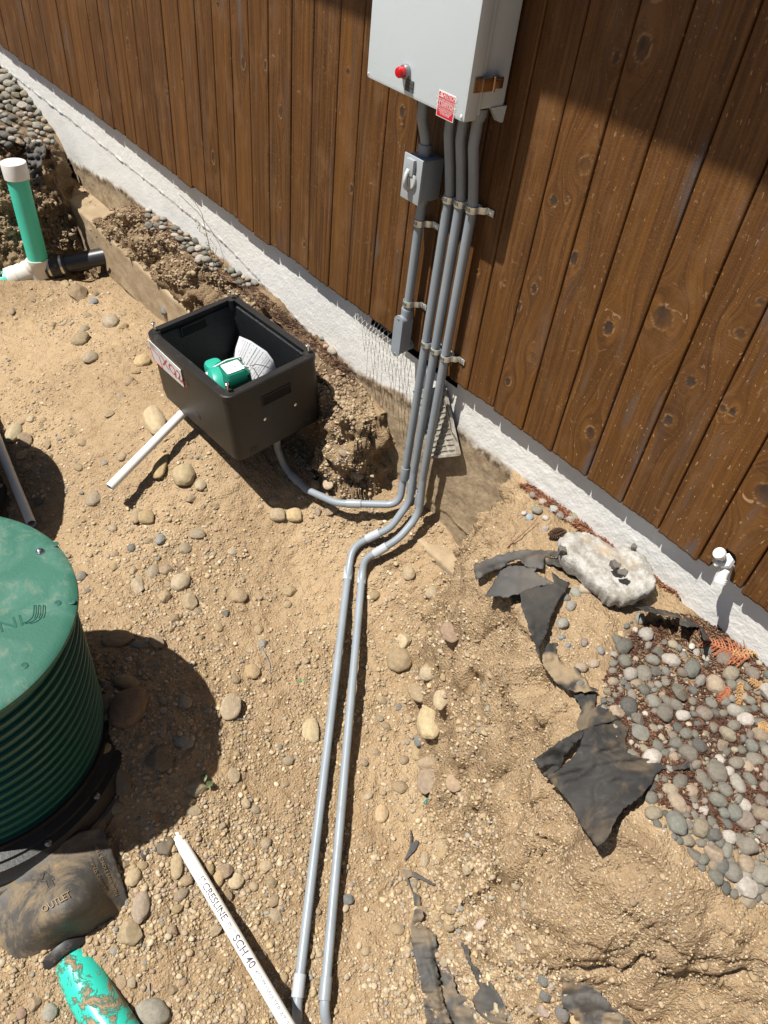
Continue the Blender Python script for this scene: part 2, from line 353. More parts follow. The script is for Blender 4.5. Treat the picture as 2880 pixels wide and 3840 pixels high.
def ground_mesh():
    xs = grid_axis([(-14, -2.2, 1.), (-2.2, -.9, .02), (-.9, -.42, .02), (-.42, .06, .004), (.06, 1.2, .0075), (1.2, 4.85, .0052), (4.85, 5.6, .03), (5.6, 14, 1.)])
    ys = grid_axis([(-14, -2.6, 1.), (-2.6, -1.95, .03), (-1.95, -.30, .0054), (-.30, .046, .0030)])
    X, Y = np.meshgrid(xs, ys, indexing='ij')
    H, fl, sd, W, L, E, R = base_h(X, Y, True)
    gx = np.gradient(H, xs, axis=0); gy = np.gradient(H, ys, axis=1)
    st = np.sqrt(gx**2+gy**2); il = 1/np.sqrt(1+st**2); Nx, Ny, Nz = -gx*il, -gy*il, il
    steep = sst(.35, 1.3, st)
    bankm = np.clip(steep+sst(.12, .02, np.abs(sd-.08))*.3, 0, 1)
    low = np.clip(.5+vn(X*2.2, Y*2.2, 5.), 0, 1)
    d = .012*fbm(X*4, Y*4, 2., 3)+.0060*fbm(X*24, Y*24, 1., 3, .6)
    d += .0045*np.maximum(0, fbm(X*55, Y*55, 6., 2))*low+.0012*fbm(X*95, Y*95, 3., 1)
    r3 = fbm(X*11, Y*11, H*11, 4, .62); rg = 1-np.abs(fbm(X*17, Y*17, H*17+3, 3, .6))
    nearr = 1-.62*sst(4.0, 4.2, X); soft = 1-.45*sst(3.15, 3.3, X); d += bankm*nearr*soft*(.034*r3+.016*(rg-.6)+.012*fbm(X*45, Y*45, H*45, 2, .6))
    # layered cracks of the compacted cut at the near right
    cm = sst(3.95, 4.15, X)*sst(-.02, .06, sd)*sst(W*1.05, W*.8, sd)
    la = fbm(sd*16+.6*vn(X*5, Y*5), (X-Y)*2.6, 1.5, 3, .6); cr = np.exp(-(la/.05)**2)*sst(-.1, .35, vn(X*4, Y*4, 8.)+.2)
    d -= cm*cr*.030; d += cm*.034*np.floor(la*3+.2*vn(X*30, Y*30))/3
    d = np.where(st > 9, 0, d)
    P = np.stack([X+Nx*d, np.minimum(Y+Ny*d, .046), H+Nz*d], -1)
    nx, ny = X.shape; idx = np.arange(nx*ny).reshape(nx, ny)
    F = np.stack([idx[:-1, :-1], idx[1:, :-1], idx[1:, 1:], idx[:-1, 1:]], -1).reshape(-1, 4)
    me = mesh('ground', P.reshape(-1, 3), F, True)
    # material masks
    nearwall = sst(-.30, -.05, Y)
    topz = sst(-.5, -.36, H)
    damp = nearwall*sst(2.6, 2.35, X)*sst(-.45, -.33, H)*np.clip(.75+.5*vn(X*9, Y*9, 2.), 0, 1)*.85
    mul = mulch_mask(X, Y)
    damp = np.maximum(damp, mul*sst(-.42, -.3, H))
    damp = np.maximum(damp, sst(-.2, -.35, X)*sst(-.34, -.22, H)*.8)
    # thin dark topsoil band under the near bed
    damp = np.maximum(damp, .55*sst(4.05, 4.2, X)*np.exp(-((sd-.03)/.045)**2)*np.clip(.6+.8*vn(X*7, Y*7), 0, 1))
    mud = np.clip(bankm*sst(2.7, 2.4, X)*.9+sst(-.33, -.13, Y)*sst(3.3, 2.5, X)*.35, 0, 1)
    mud = np.maximum(mud, sst(.6, -.1, X)*.25)
    dust = sst(.05, .45, vn(X*3.1+4, Y*3.1, 7.))*.5*(1-bankm)
    dust = np.maximum(dust, .85*np.exp(-((sd/W-.85)/.22)**2)*sst(3.6, 3.8, X)*sst(.0, .3, fbm(X*3.4, Y*3.4, 1.1, 2)+.25))
    lil = .8*sst(4.05, 4.12, X)*np.exp(-((sd/W-.98)/.06)**2)*sst(-.2, .3, vn(X*12, Y*12, 2.))*sst(4.42, 4.3, X)
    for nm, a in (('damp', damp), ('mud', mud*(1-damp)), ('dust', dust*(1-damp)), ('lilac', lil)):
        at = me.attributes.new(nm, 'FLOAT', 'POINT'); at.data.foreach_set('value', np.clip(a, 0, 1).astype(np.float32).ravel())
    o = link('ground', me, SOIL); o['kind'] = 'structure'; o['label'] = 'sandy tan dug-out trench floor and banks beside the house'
    tri = [tuple(f) for f in F.tolist()]
    return o, BVHTree.FromPolygons([tuple(p) for p in P.reshape(-1, 3).tolist()], tri)
MPX = [(2300,2400),(2420,2360),(2560,2310),(2650,2280),(2900,2420),(3100,2900),(3000,3240),(2760,3200),(2600,3120),(2450,3020),(2340,2900),(2300,2760),(2270,2600)]
MQ = np.array([hz(x, y, -.2)[:2] for x, y in MPX])
def mulch_mask(X, Y):
    sd, _ = poly_sd(X, Y, MQ); return sst(.05, -.05, sd+.05*vn(X*11, Y*11, 3.))*np.clip(.8+.9*vn(X*8, Y*8, 6.), 0, 1)*.9
GROUND, BVH = ground_mesh()
def G(x, y):
    "photograph position -> point and normal on the ground"
    v = ray(x, y); l, nn, i, d = BVH.ray_cast(Vector(CAMC), Vector(v)); 
    if l is None: p = hz(x, y, -.9); return p, np.array([0, 0, 1.])
    return np.array(l), np.array(nn)
def down(x, y, z0=.3):
    l, nn, i, d = BVH.ray_cast(Vector((x, y, z0)), Vector((0, 0, -1)))
    return (None, None) if l is None else (np.array(l), np.array(nn))
# ------------------------------------------------------------------ house wall
HOUSE = empty('house', (1.5, .1, -.2), 'house wall of stained vertical cedar boards above a white painted foundation', 'house')
SB = [310,352,388,430,472,513,559,610,662,720,774,831,892,951,1013,1086,1153,1230,1298,1382]
SB2 = [1474,1568,1662,1752,1850,1956,2065,2197,2332,2464,2613,2777]
seam = [hy(x, 169+.7368*x, 0)[0] for x in SB]
def _bx(x, y): return hy(x, y, 0)[0]
seam += [_bx(a, b) for a, b in [(1474,1262),(1568,1335),(1662,1400),(1752,1460),(1850,1524),(1956,1614),(2065,1697),(2197,1786),(2332,1880),(2464,1991),(2613,2104),(2777,2214)]]
seam = sorted(seam)
while seam[0] > -4.2: seam.insert(0, seam[0]-.128-.012*random.random())
while seam[-1] < 8.5: seam.append(seam[-1]+.13+.008*random.random())
# knots: photograph position, size across and along the board (m), darkness
KN = [(2410,182,.022,.034,1.),(2312,215,.013,.016,.7),(2195,620,.020,.026,.35),(2077,752,.014,.018,.9),(2128,750,.007,.009,.6),(2152,970,.014,.024,1.),(2004,1082,.012,.016,.9),(1893,1062,.006,.011,.5),
      (1998,1330,.012,.015,.3),(2281,1230,.018,.026,1.1),(2484,1190,.034,.036,.8),(2775,1253,.016,.016,.5),(2588,1431,.016,.017,.95),(2505,1577,.016,.018,.95),(2712,1532,.012,.012,.7),(2747,1543,.011,.015,.9),
      (1908,1430,.013,.016,.9),(2213,1625,.020,.026,1.),(2868,1853,.034,.034,1.1),(1948,1146,.010,.018,.8),(1790,1020,.007,.010,.7),(1508,420,.013,.022,.9),(800,590,.014,.032,1.),(913,235,.015,.026,.7),(997,245,.012,.02,.7),
      (1053,420,.012,.024,.6),(1305,268,.008,.014,.9),(1050,768,.008,.013,.7),(1140,915,.010,.016,1.),(1415,205,.006,.008,.6),(625,352,.012,.016,.6),(480,165,.014,.03,.7),(340,80,.012,.014,.9),(365,325,.012,.02,.9),
      (215,228,.008,.022,1.),(817,17,.012,.012,.9),(630,350,.01,.012,.6),(1317,708,.012,.02,.8),(685,298,.006,.02,.9),(1507,470,.005,.005,1.),(1030,930,.012,.014,.9),(1590,640,.008,.012,.7),(2850,1130,.01,.01,.6)]
KN = [(*hy(x, y, 0)[[0, 2]], a, b, d) for x, y, a, b, d in KN]
r2 = random.Random(5)
for i in range(90): KN.append((r2.uniform(-4, 8), r2.uniform(1.25, 2.3) if i % 2 else r2.uniform(.05, 2.2), r2.uniform(.006, .014), r2.uniform(.01, .022), r2.uniform(.5, 1)) if not (i % 2 == 0) else (r2.choice([r2.uniform(-4, -.8), r2.uniform(4.2, 8)]), r2.uniform(.05, 2.2), .012, .018, .9))
NOTCH = np.array([hy(x, y, 0)[[0, 2]] for x, y in [(2653,2134),(2668,2105),(2680,2076),(2695,2062),(2718,2058),(2742,2068),(2758,2083),(2762,2100),(2758,2120),(2745,2145),(2738,2165),(2735,2195)]])
NOTCH = np.vstack([NOTCH, [[NOTCH[-1, 0]+.006, -.05], [NOTCH[0, 0]-.004, -.05]]])
def siding():
    Vs, Fs, A = [], [], {k: [] for k in ('gx', 'knot', 'ring', 'tone', 'grey', 'fleck')}; off = 0
    for bi in range(len(seam)-1):
        a, b = seam[bi]+.0022, seam[bi+1]-.0022
        far = a < -1.5 or b > 4.6
        rr = random.Random(bi*7+1); zb = rr.uniform(-.006, .004) if bi % 5 else rr.uniform(-.012, .006)
        slope = rr.uniform(-.02, .02)
        dx = .02 if far else .0048
        n = max(4, int((b-a-.004)/dx)); us = np.r_[a, a, a+.002, np.linspace(a+.0045, b-.0045, n), b-.002, b, b]
        ds = np.r_[.022, .003, .0008, np.zeros(n), .0008, .003, .022]
        if far: zs = grid_axis([(0, .5, .1), (.5, 2.42, .5)])
        else: zs = grid_axis([(0, 1.25, .0052), (1.25, 2.42, .15)])
        zs = zs.copy(); U, Z = np.meshgrid(us, zs, indexing='ij'); D = np.repeat(ds[:, None], len(zs), 1)
        tmin = 1-np.clip(Z/.3, 0, 1)
        jag = .003*vn(U*90, 3.3*bi, 0.) * tmin
        Zw = Z+(zb+(U-a)*slope)*tmin+jag*(Z < .01)
        # gentle hollow at knot holes and rough face
        kn = np.zeros(U.shape); rg = np.zeros(U.shape); warp = np.zeros(U.shape); dep = np.zeros(U.shape)
        for kx, kz, ka, kb, kd in KN:
            if kx < a-.01 or kx > b+.01: continue
            q = np.sqrt(((U-kx)/ka)**2+((Zw-kz)/kb)**2)*1.25*(1+.12*vn(U*120, Zw*120, kx))
            kn = np.maximum(kn, min(1, kd*1.15)*sst(1.0, .86, q)*(1 if ka < .02 else .55+.45*sst(.75, .35, np.sqrt(((U-kx+ka*.2)/ka)**2+((Zw-kz-kb*.25)/kb)**2)*1.5))); rg = np.maximum(rg, (.45+.45*min(1, kd))*np.exp(-((q-1.08)/(.13*min(1.4, (.013/ka)**.8)))**2))
            warp += (U-kx)*1.6*np.exp(-(((U-kx)/(ka*2.6))**2+((Zw-kz)/(kb*3.2))**2))*-1
            dep += .0010*kd*sst(1., .7, q)-.0004*np.exp(-((q-1.1)/.15)**2)
        Y = D+dep+(.0011*fbm(U*9+bi*3, Zw*2.2, bi, 2)+rr.uniform(-.0012, .0012))*(D < .01)
        # notch around the tap
        keep = np.ones(U.shape, bool)
        if a < NOTCH[:, 0].max() and b > NOTCH[:, 0].min():
            sdn, _ = poly_sd(U, Zw, NOTCH)
            for _k in range(2):
                e = 1e-4; gxn = (poly_sd(U+e, Zw, NOTCH)[0]-sdn)/e; gzn = (poly_sd(U, Zw+e, NOTCH)[0]-sdn)/e
                m = (np.abs(sdn) < .0042); U = np.where(m, U-gxn*sdn, U); Zw = np.where(m, Zw-gzn*sdn, Zw); sdn = poly_sd(U, Zw, NOTCH)[0]
            keep = sdn > -.001
        nu, nz = U.shape; idx = np.arange(nu*nz).reshape(nu, nz)+off
        F = np.stack([idx[:-1, :-1], idx[1:, :-1], idx[1:, 1:], idx[:-1, 1:]], -1).reshape(-1, 4)
        kf = (keep[:-1, :-1] & keep[1:, :-1] & keep[1:, 1:] & keep[:-1, 1:]).reshape(-1)
        Fs.append(F[kf])
        bot = np.stack([idx[:-1, 0], idx[1:, 0]], -1)     # underside
        Vs.append(np.stack([U, Y, Zw], -1).reshape(-1, 3)); off += nu*nz
        under = np.stack([U[:, 0], np.full(nu, .022), Zw[:, 0]], -1); Vs.append(under); ui = np.arange(nu)+off; off += nu
        fu = np.stack([idx[:-1, 0], ui[:-1], ui[1:], idx[1:, 0]], -1); kb2 = keep[:-1, 0] & keep[1:, 0]; Fs.append(fu[kb2])
        gx = U+warp+bi*1.37
        tone = rr.random()
        gr = np.clip(fbm(U*30+bi*4, Zw*3.5, bi*2.2, 3)*1.5-.75, 0, 1)*(1 if rr.random() < .45 else .25)
        fl = np.zeros(U.shape)+max(0, (a-3.0)/1.2)
        for k, v in (('gx', gx), ('knot', kn), ('ring', rg), ('tone', np.full(U.shape, tone)), ('grey', gr), ('fleck', fl)):
            A[k].append(v.reshape(-1)); A[k].append(v[:, 0])
    me = mesh('siding', np.concatenate(Vs), np.concatenate(Fs), False)
    for k, v in A.items():
        at = me.attributes.new(k, 'FLOAT', 'POINT'); at.data.foreach_set('value', np.concatenate(v).astype(np.float32))
    me.polygons.foreach_set('use_smooth', np.ones(len(me.polygons), dtype=bool))
    return me
def wood_mat():
    m = mat('stained_cedar', rough=.55, spec=.35); n = N(m)
    sx = n.node('SeparateXYZ'); n.put(sx.inputs[0], n.co); cx = n.node('CombineXYZ')
    n.put(cx.inputs[0], n.attr('gx')); n.put(cx.inputs[1], 0.); n.put(cx.inputs[2], sx.outputs[2]); v = cx.outputs[0]
    g1 = n.noise(1, 5, .62, n.scale(v, (95, 1, 2.2)), .5); g2 = n.noise(1, 4, .6, n.scale(v, (320, 1, 5)), .2); g3 = n.noise(1, 4, .6, n.scale(v, (20, 1, 1.1)), .8)
    saw = n.noise(1, 3, .6, n.scale(v, (60, 1, 340)))
    t = n.attr('tone')
    c = n.mix(t, (0.0640, 0.0255, 0.0062), (0.1400, 0.0580, 0.0125))
    c = n.mix(n.ramp(g3, .3, .7, 0, .75), c, (0.0406, 0.0156, 0.0041)); c = n.mix(n.ramp(g1, .40, .70, 0, .75), c, (0.1995, 0.0843, 0.0190))
    c = n.mix(n.ramp(g2, .5, .75, 0, .55), c, (0.0350, 0.0136, 0.0048)); c = n.mix(n.ramp(saw, .5, .78, 0, .35), c, (0.2100, 0.1054, 0.0408))
    bl = n.noise(1, 4, .6, n.scale(n.co, (9, 9, 5))); c = n.mix(n.ramp(bl, .52, .72, 0, .4), c, (.24, .125, .055))
    c = n.mix(n.math('MULTIPLY', n.attr('grey'), .75), c, (0.0945, 0.0850, 0.0850))
    # pale nicks and rubbed scars
    nk = n.noise(1, 2, .5, n.scale(v, (150, 1, 46))); lo = n.ramp(n.noise(3.3, 2), .45, .65, .0, 1)
    nkm = n.math('MULTIPLY', n.ramp(nk, .655, .70), n.math('ADD', n.math('MULTIPLY', n.attr('fleck'), 1.4), n.math('MULTIPLY', lo, .5)), True); c = n.mix(nkm, c, (0.3500, 0.2176, 0.1156))
    sc = n.noise(1, 3, .6, n.scale(n.co, (30, 30, 26)), 2.); c = n.mix(n.math('MULTIPLY', n.ramp(sc, .66, .72), .45), c, (.30, .18, .10))
    c = n.mix(n.math('MULTIPLY', n.attr('ring'), n.ramp(n.noise(35, 3), .38, .6, .12, .75)), c, (.44, .27, .13)); kc = n.mix(n.noise(90, 4, .7), (.016, .011, .009), (.085, .050, .030)); c = n.mix(n.attr('knot'), c, kc)
    n.col(c); n.rough(n.ramp(g3, .3, .7, .45, .68))
    n.bump(n.math('ADD', n.math('MULTIPLY', g1, .8), n.math('ADD', n.math('MULTIPLY', g2, .6), n.math('MULTIPLY', saw, .5))), .0016, .8); return m
WOOD = wood_mat()
sid = link('siding', siding(), WOOD, HOUSE)
# sheathing behind the boards (dark paper), above the foundation
mb = MB(); mb.box((-4.3, .0245, .035), (8.6, .20, 2.42)); mb.build('sheathing', DARK, HOUSE)
mb = MB()
# foundation wall
OPEN = (2.44, 2.93, -.062)      # crawl space opening
def foundation():
    xs = grid_axis([(-4.3, -1.6, .2), (-1.6, 2.44, .009), (2.44, 2.93, .007), (2.93, 4.9, .007), (4.9, 8.6, .2)])
    zs = grid_axis([(-1.3, -.75, .06), (-.75, .0, .007), (0., .034, .0085)])
    X, Z = np.meshgrid(xs, zs, indexing='ij')
    form = np.interp(X, [-4, -.69, .667, 1.35, 2.32, 2.45, 9], [-.175, -.175, -.184, -.192, -.336, -.6, -.6])
    up = sst(-.003, .003, Z-form-.004*vn(X*25, 0*X, 1.))
    rough = np.clip(fbm(X*42, Z*42, 1., 3, .6), -1, 1)
    d = up*(.0035+.0006*rough*sst(.02, -.03, Z)*(1-.6*sst(2.45, 2.6, X)))+(1-up)*.0010*fbm(X*14, Z*14, 2., 3)
    line = np.exp(-((Z-form)/.004)**2)*np.clip(.35+vn(X*70, Z*10, 3.), 0, 1)*.006; d += line
    rz = sst(2.45, 2.6, X); d += rz*.0007*rough
    zl = np.interp(X, [-4, -.55, -.2, .24, .58, 1., 1.64, 2.15, 2.4, 2.65, 2.94, 3.28, 4, 9], [-.45, -.452, -.413, -.35, -.36, -.315, -.272, -.306, -.30, -.255, -.202, -.208, -.22, -.22])
    mu = sst(.016, -.016, Z-zl+.02*fbm(X*11, Z*11, 4., 4, .6)); mu = np.maximum(mu, .65*sst(.03, -.005, Z-zl)*sst(.0, .4, fbm(X*22, Z*22, 8., 3)+.1))
    d += mu*(.0016*fbm(X*30, Z*30, 5., 4, .65)+.002)
    root = mu*np.exp(-((Z-zl+.015)/.02)**2)
    P = np.stack([X, .04-d, Z], -1); nx, nz = X.shape; idx = np.arange(nx*nz).reshape(nx, nz)
    keep = ~((X > OPEN[0]) & (X < OPEN[1]) & (Z > OPEN[2]))
    kf = (keep[:-1, :-1] | keep[1:, 1:])
    F = np.stack([idx[:-1, :-1], idx[1:, :-1], idx[1:, 1:], idx[:-1, 1:]], -1)[kf]
    me = mesh('foundation', P.reshape(-1, 3), F.reshape(-1, 4), True)
    for nm, a in (('mud', mu), ('root', root)):
        at = me.attributes.new(nm, 'FLOAT', 'POINT'); at.data.foreach_set('value', np.clip(a, 0, 1).astype(np.float32).ravel())
    return me
def found_mat():
    m = mat('painted_concrete', rough=.8, spec=.25); n = N(m)
    c = n.mix(n.ramp(n.noise(3, 4), .3, .7), (.66, .65, .61), (.76, .75, .71))
    c = n.mix(n.ramp(n.noise(30, 5, .7), .62, .74, 0, .5), c, (.42, .38, .32)); c = n.mix(n.ramp(n.vor(38), .0, .05, .8, 0), c, (.25, .22, .18))
    md = n.mix(n.ramp(n.noise(13, 5, .65), .35, .65), (.25, .185, .115), (.42, .325, .21)); md = n.mix(n.ramp(n.noise(60, 4, .7), .55, .72, 0, .7), md, (.13, .09, .055))
    c = n.mix(n.attr('mud'), c, md); c = n.mix(n.math('MULTIPLY', n.attr('root'), n.ramp(n.noise(45, 4, .7), .4, .6)), c, (.06, .04, .028))
    n.col(c); n.bump(n.math('ADD', n.noise(75, 5, .7), n.math('MULTIPLY', n.vor(95), .3)), .0028, .8); return m
FND = found_mat()
fo = link('foundation', foundation(), FND, HOUSE)
# crawl space behind the opening, and the solid wall top on either side
mb = MB(); mb.box((OPEN[0], .18, -.4), (OPEN[1], .20, .03)); mb.box((OPEN[0]-.01, .045, OPEN[2]-.05), (OPEN[1]+.01, .18, OPEN[2]-.004)); mb.build('crawl_space_shade', DARK, HOUSE)  # near-black boxes paint the shade inside the crawl space
# footing
def footing():
    xs = grid_axis([(-1.2, -.4, .05), (-.4, 3.6, .010), (3.6, 4.5, .2)]); pr = [(.05, -.552), (.02, -.552), (-.02, -.553), (-.06, -.554), (-.09, -.555), (-.112, -.556), (-.12, -.566)]+[(-.12, z) for z in np.linspace(-.58, -.80, 23)]+[(-.10, -.815), (0, -.82), (.05, -.82)]
    pr = np.array(pr); X, J = np.meshgrid(xs, np.arange(len(pr)), indexing='ij'); Y = pr[J, 0]; Z = pr[J, 1]; q = sst(2.2, 2.4, X); Y = np.where(Y < 0, Y*(1-.45*q), Y); Z = Z-.16*q
    d = .003*fbm(X*10, Z*14, Y*14, 4, .6); front = (J >= 6) & (J <= 29)
    Y = Y-np.where(front, d+.004*fbm(X*2, Z*3, 1., 2), 0); Z = Z+np.where(~front, d, 0)
    Z = np.where(J > 6, Z+np.where(J > 20, .05*sst(.4, .7, -np.abs(X-.12)+.7)*0, 0), Z)
    bite = .09*np.exp(-((X-.18)/.16)**2)*(.7+.5*vn(X*22, 0*X)); Z = np.where(J >= 7, np.maximum(Z, -.80+bite), Z)
    nx, nj = X.shape; idx = np.arange(nx*nj).reshape(nx, nj)
    F = np.stack([idx[:-1, :-1], idx[:-1, 1:], idx[1:, 1:], idx[1:, :-1]], -1).reshape(-1, 4)
    return mesh('footing', np.stack([X, Y, Z], -1).reshape(-1, 3), F, True)
FT = mat('muddy_concrete', rough=.9); n = N(FT)
n.col(n.mix(n.ramp(n.noise(30, 5, .7), .55, .75, 0, .6), n.mix(n.ramp(n.noise(7, 5, .6), .3, .7), (.25, .18, .105), (.40, .305, .19)), (.17, .12, .07))); n.bump(n.noise(90, 4), .002)
link('footing', footing(), FT, HOUSE)
# eave above the frame: soffit boards, fascia and roof deck
mb = MB(); mb.box((-4.6, -.62, 2.388), (9., .0, 2.408)); mb.build('soffit', worn('soffit_board', (.16, .08, .035), .7), HOUSE)
mb = MB(); mb.box((-4.6, -.645, 2.383), (9., -.6215, 2.53)); mb.build('fascia', worn('fascia_board', (.14, .07, .03), .6), HOUSE)
mb = MB(); mb.add([(-4.7, -.70, 2.54), (9.1, -.70, 2.54), (9.1, 1.5, 3.25), (-4.7, 1.5, 3.25), (-4.7, -.70, 2.56), (9.1, -.70, 2.56), (9.1, 1.5, 3.27), (-4.7, 1.5, 3.27)], [[0, 1, 2, 3], [4, 7, 6, 5], [0, 4, 5, 1], [1, 5, 6, 2], [2, 6, 7, 3], [3, 7, 4, 0]]); mb.build('roof', worn('dark_shingle', (.06, .055, .05), .9, bump=.002), HOUSE)
# ------------------------------------------------------------------ control box on the wall
bx0, bx1 = 2.565, 2.957; byf, byb = -.165, -.012; bzb, bzt = .822, 1.72
PANEL = empty('control_box', ((bx0+bx1)/2, 0, bzb), 'pale grey electrical control box with a red lamp, mounted on the wooden wall', 'control box')
mb = MB(); mb.box((bx0+.014, -.112, bzb+.018), (bx1-.014, byb, bzt), bev=.012)
mb.box((bx0+.006, -.118, bzb+.010), (bx1-.006, -.106, bzt), bev=.004); mb.build('enclosure_body', ENCL, PANEL, auto=30)
mb = MB(); mb.box((bx0, byf, bzb), (bx1, -.119, bzt+.01), bev=.011); mb.build('cover', ENCL, PANEL, auto=30)
mb = MB()      # mounting lip: sloping bracket under the body at the right
z0 = bzb+.020
mb.add([(bx1-.085, -.014, z0), (bx1-.012, -.014, z0), (bx1-.016, -.014, z0-.040), (bx1-.040, -.014, z0-.040), (bx1-.085, -.006, z0), (bx1-.012, -.006, z0), (bx1-.016, -.006, z0-.040), (bx1-.040, -.006, z0-.040)], [[0, 1, 2, 3], [4, 7, 6, 5], [0, 4, 5, 1], [1, 5, 6, 2], [2, 6, 7, 3], [3, 7, 4, 0]])
mb.add([(bx1-.016, -.062, z0+.001), (bx1-.016, -.006, z0+.001), (bx1-.018, -.006, z0-.040), (bx1-.018, -.020, z0-.036), (bx1-.013, -.062, z0+.001), (bx1-.013, -.006, z0+.001), (bx1-.015, -.006, z0-.040), (bx1-.015, -.020, z0-.036)], [[0, 1, 2, 3], [4, 7, 6, 5], [0, 4, 5, 1], [1, 5, 6, 2], [2, 6, 7, 3], [3, 7, 4, 0]])
mb.cyl((bx1-.032, -.015, z0-.018), (bx1-.032, -.019, z0-.018), .006); mb.build('mounting_foot', ENCL, PANEL)
for a_, r_ in ((bx0+.010, .0022), (bx1-.012, .004)): mb = MB(); mb.lathe((a_, -.165, bzb+.014), (0, -1, 0), [(0, r_), (.0014, r_*.8)], 10); mb.build('cover_screw', WHT, PANEL)
lp = hy(1525, 268, byf); lamp = MB(); lamp.lathe(lp+[0, 0, 0], (0, -1, 0), [(0, .0175), (.010, .0175), (.013, .0155), (.013, .013)], 28); lo = lamp.build('lamp_bezel', worn('lamp_bezel', (.28, .29, .29), .35, .6), PANEL, auto=40)
lens = MB(); lens.lathe(lp+[0, -.0131, 0], (0, -1, 0), [(0, .0135), (.014, .0130), (.0175, .0105), (.0185, .0)], 28, False)
rm = mat('red_lens', (.55, .004, .012), .22, spec=.6); rm.node_tree.nodes['Principled BSDF'].inputs['Coat Weight'].default_value = .5; lens.build('lamp_lens', rm, lo, auto=40)
tp = hy(1537, 322, byf); mb = MB(); mb.box(tp+[-.0155, -.003, -.0135], tp+[.0155, .0005, .0135]); tg = mb.build('name_tag', worn('dark_tag', (.085, .09, .09), .5), PANEL)
tb = MB()
for i, (s, sz, dy) in enumerate((("PUSH TO", .0062, .0025), ("SILENCE ALARM", .0052, -.0050))):
    V, F = text2d(s, sz); V[:, 0] -= V[:, 0].mean() if 0 else (V[:, 0].max()/2); tb.add([(tp[0]+v[0], tp[1]-.0034, tp[2]+dy+v[1]) for v in V], F)
tb.build('tag_lettering', mat('tag_black', (.015, .015, .015), .6), tg)
# caution sticker
c0 = hy(1645, 333, byf); c1 = hy(1703, 458, byf); sx0, sx1 = hy(1648, 336, byf)[0], hy(1712, 366, byf)[0]; sz1 = hy(1648, 336, byf)[2]; sz0 = hy(1635, 431, byf)[2]
mb = MB(); mb.box((sx0, byf-.0008, sz0), (sx1, byf+.0004, sz1)); st_ = mb.build('caution_label', WHT, PANEL)
mb = MB(); mb.box((sx0+.0018, byf-.0012, sz0+.0018), (sx1-.0018, byf-.0006, sz1-.0018)); mb.build('label_red_field', RED, st_)
W_, H_ = sx1-sx0, sz1-sz0; tb = MB()
def lab(s, x, z, size, cx=True):
    V, F = text2d(s, size); wd = V[:, 0].max()
    tb.add([(sx0+x*W_+v[0]-(wd/2 if cx else 0), byf-.0015, sz0+z*H_+v[1]) for v in V], F)
lab('CAUTION!', .62, .82, .0125); lab('RISK OF ELECTRIC SHOCK', .62, .765, .0042)
for i, t in enumerate(['MORE THAN ONE DISCONNECT SWITCH MAY', 'BE REQUIRED TO DE-ENERGIZE THE', 'EQUIPMENT BEFORE SERVICING']): lab(t, .5, .69-i*.05, .0038)
lab('ATTENTION!', .5, .47, .0125); lab('RISQUE DE CHOC ELECTRIQUE', .5, .415, .0042)
for i, t in enumerate(['PLUS D\'UN INTERRUPTEUR PEUT ETRE', 'NECESSAIRE POUR COUPER', 'L\'ALIMENTATION AVANT', 'D\'OUVRIR LE BOITIER', 'OU D\'ENTRETENIR']): lab(t, .5, .34-i*.055, .0040)
a = np.array([.17, .875]); tri = [(0, .085), (-.105, -.075), (.105, -.075)]
for k in range(3):
    p, q = np.array(tri[k]), np.array(tri[(k+1) % 3]); 
    P = np.array([sx0+(a[0]+p[0])*W_, byf-.0014, sz0+(a[1]+p[1])*H_]); Q = np.array([sx0+(a[0]+q[0])*W_, byf-.0014, sz0+(a[1]+q[1])*H_]); tb.cyl(P, Q, .0006, n=5)
bolt = [(.02, .05), (-.04, -.01), (0, -.01), (-.015, -.06), (.04, .01), (.0, .01)]
tb.add([(sx0+(a[0]+x)*W_, byf-.0016, sz0+(a[1]+z)*H_) for x, z in bolt], [[0, 1, 2, 5], [2, 3, 4, 5]])
tb.build('label_lettering', WHT, st_)
# latch on the right side
ly, lz = -.122, hy(1790, 300, -.11)[2]; lx = bx1-.0005
mb = MB(); mb.box((lx, -.150, lz-.017), (lx+.004, -.128, lz+.017), bev=.001); mb.box((lx+.002, -.131, lz-.015), (lx+.013, -.090, lz+.015), bev=.002)
mb.box((lx+.006, -.093, lz-.010), (lx+.016, -.066, lz+.010), bev=.002); mb.cyl((lx+.010, -.092, lz-.017), (lx+.010, -.092, lz+.017), .005); mb.box((lx-.010, -.073, lz-.013), (lx+.010, -.058, lz+.013), bev=.002)
for dz in (-.010, .010): mb.cyl((lx, -.143, lz+dz), (lx+.006, -.143, lz+dz), .003, n=10)
mb.build('latch', worn('bronze_latch', (.42, .30, .21), .32, 1.), PANEL, auto=35)
# hubs under the box
# ------------------------------------------------------------------ conduits
CR = .0146
def conduit(label, pts, R, couplings, extra=None, light=()):
    "pts = centre line; couplings = [(point, direction, length, material)]"
    t = empty('conduit', pts[0] if 0 else (pts[0][0], pts[0][1], pts[0][2]), label, 'conduit')
    cl = fillet(pts, R, 12); mb = MB(); mb.tube(cl, CR, 20); mb.build('pipe', GREY, t, smooth=True, auto=60)
    for p, q, L, m in couplings:
        p = np.array(p); q = np.array(q); a = (q-p)/np.linalg.norm(q-p); c = (p+q)/2; h = L/2; r = CR*1.18
        mb = MB(); mb.lathe(c-a*h, a, [(0, CR*.98), (0, r), (h*2*.04, r*1.02), (h*2*.5, r*1.03), (h*2*.96, r*1.02), (h*2, r), (h*2, CR*.98)], 26, False); mb.build('coupling', m, t, auto=40)
    return t
xA, xB, xC = 2.818, 2.865, 2.914; yc = -.034
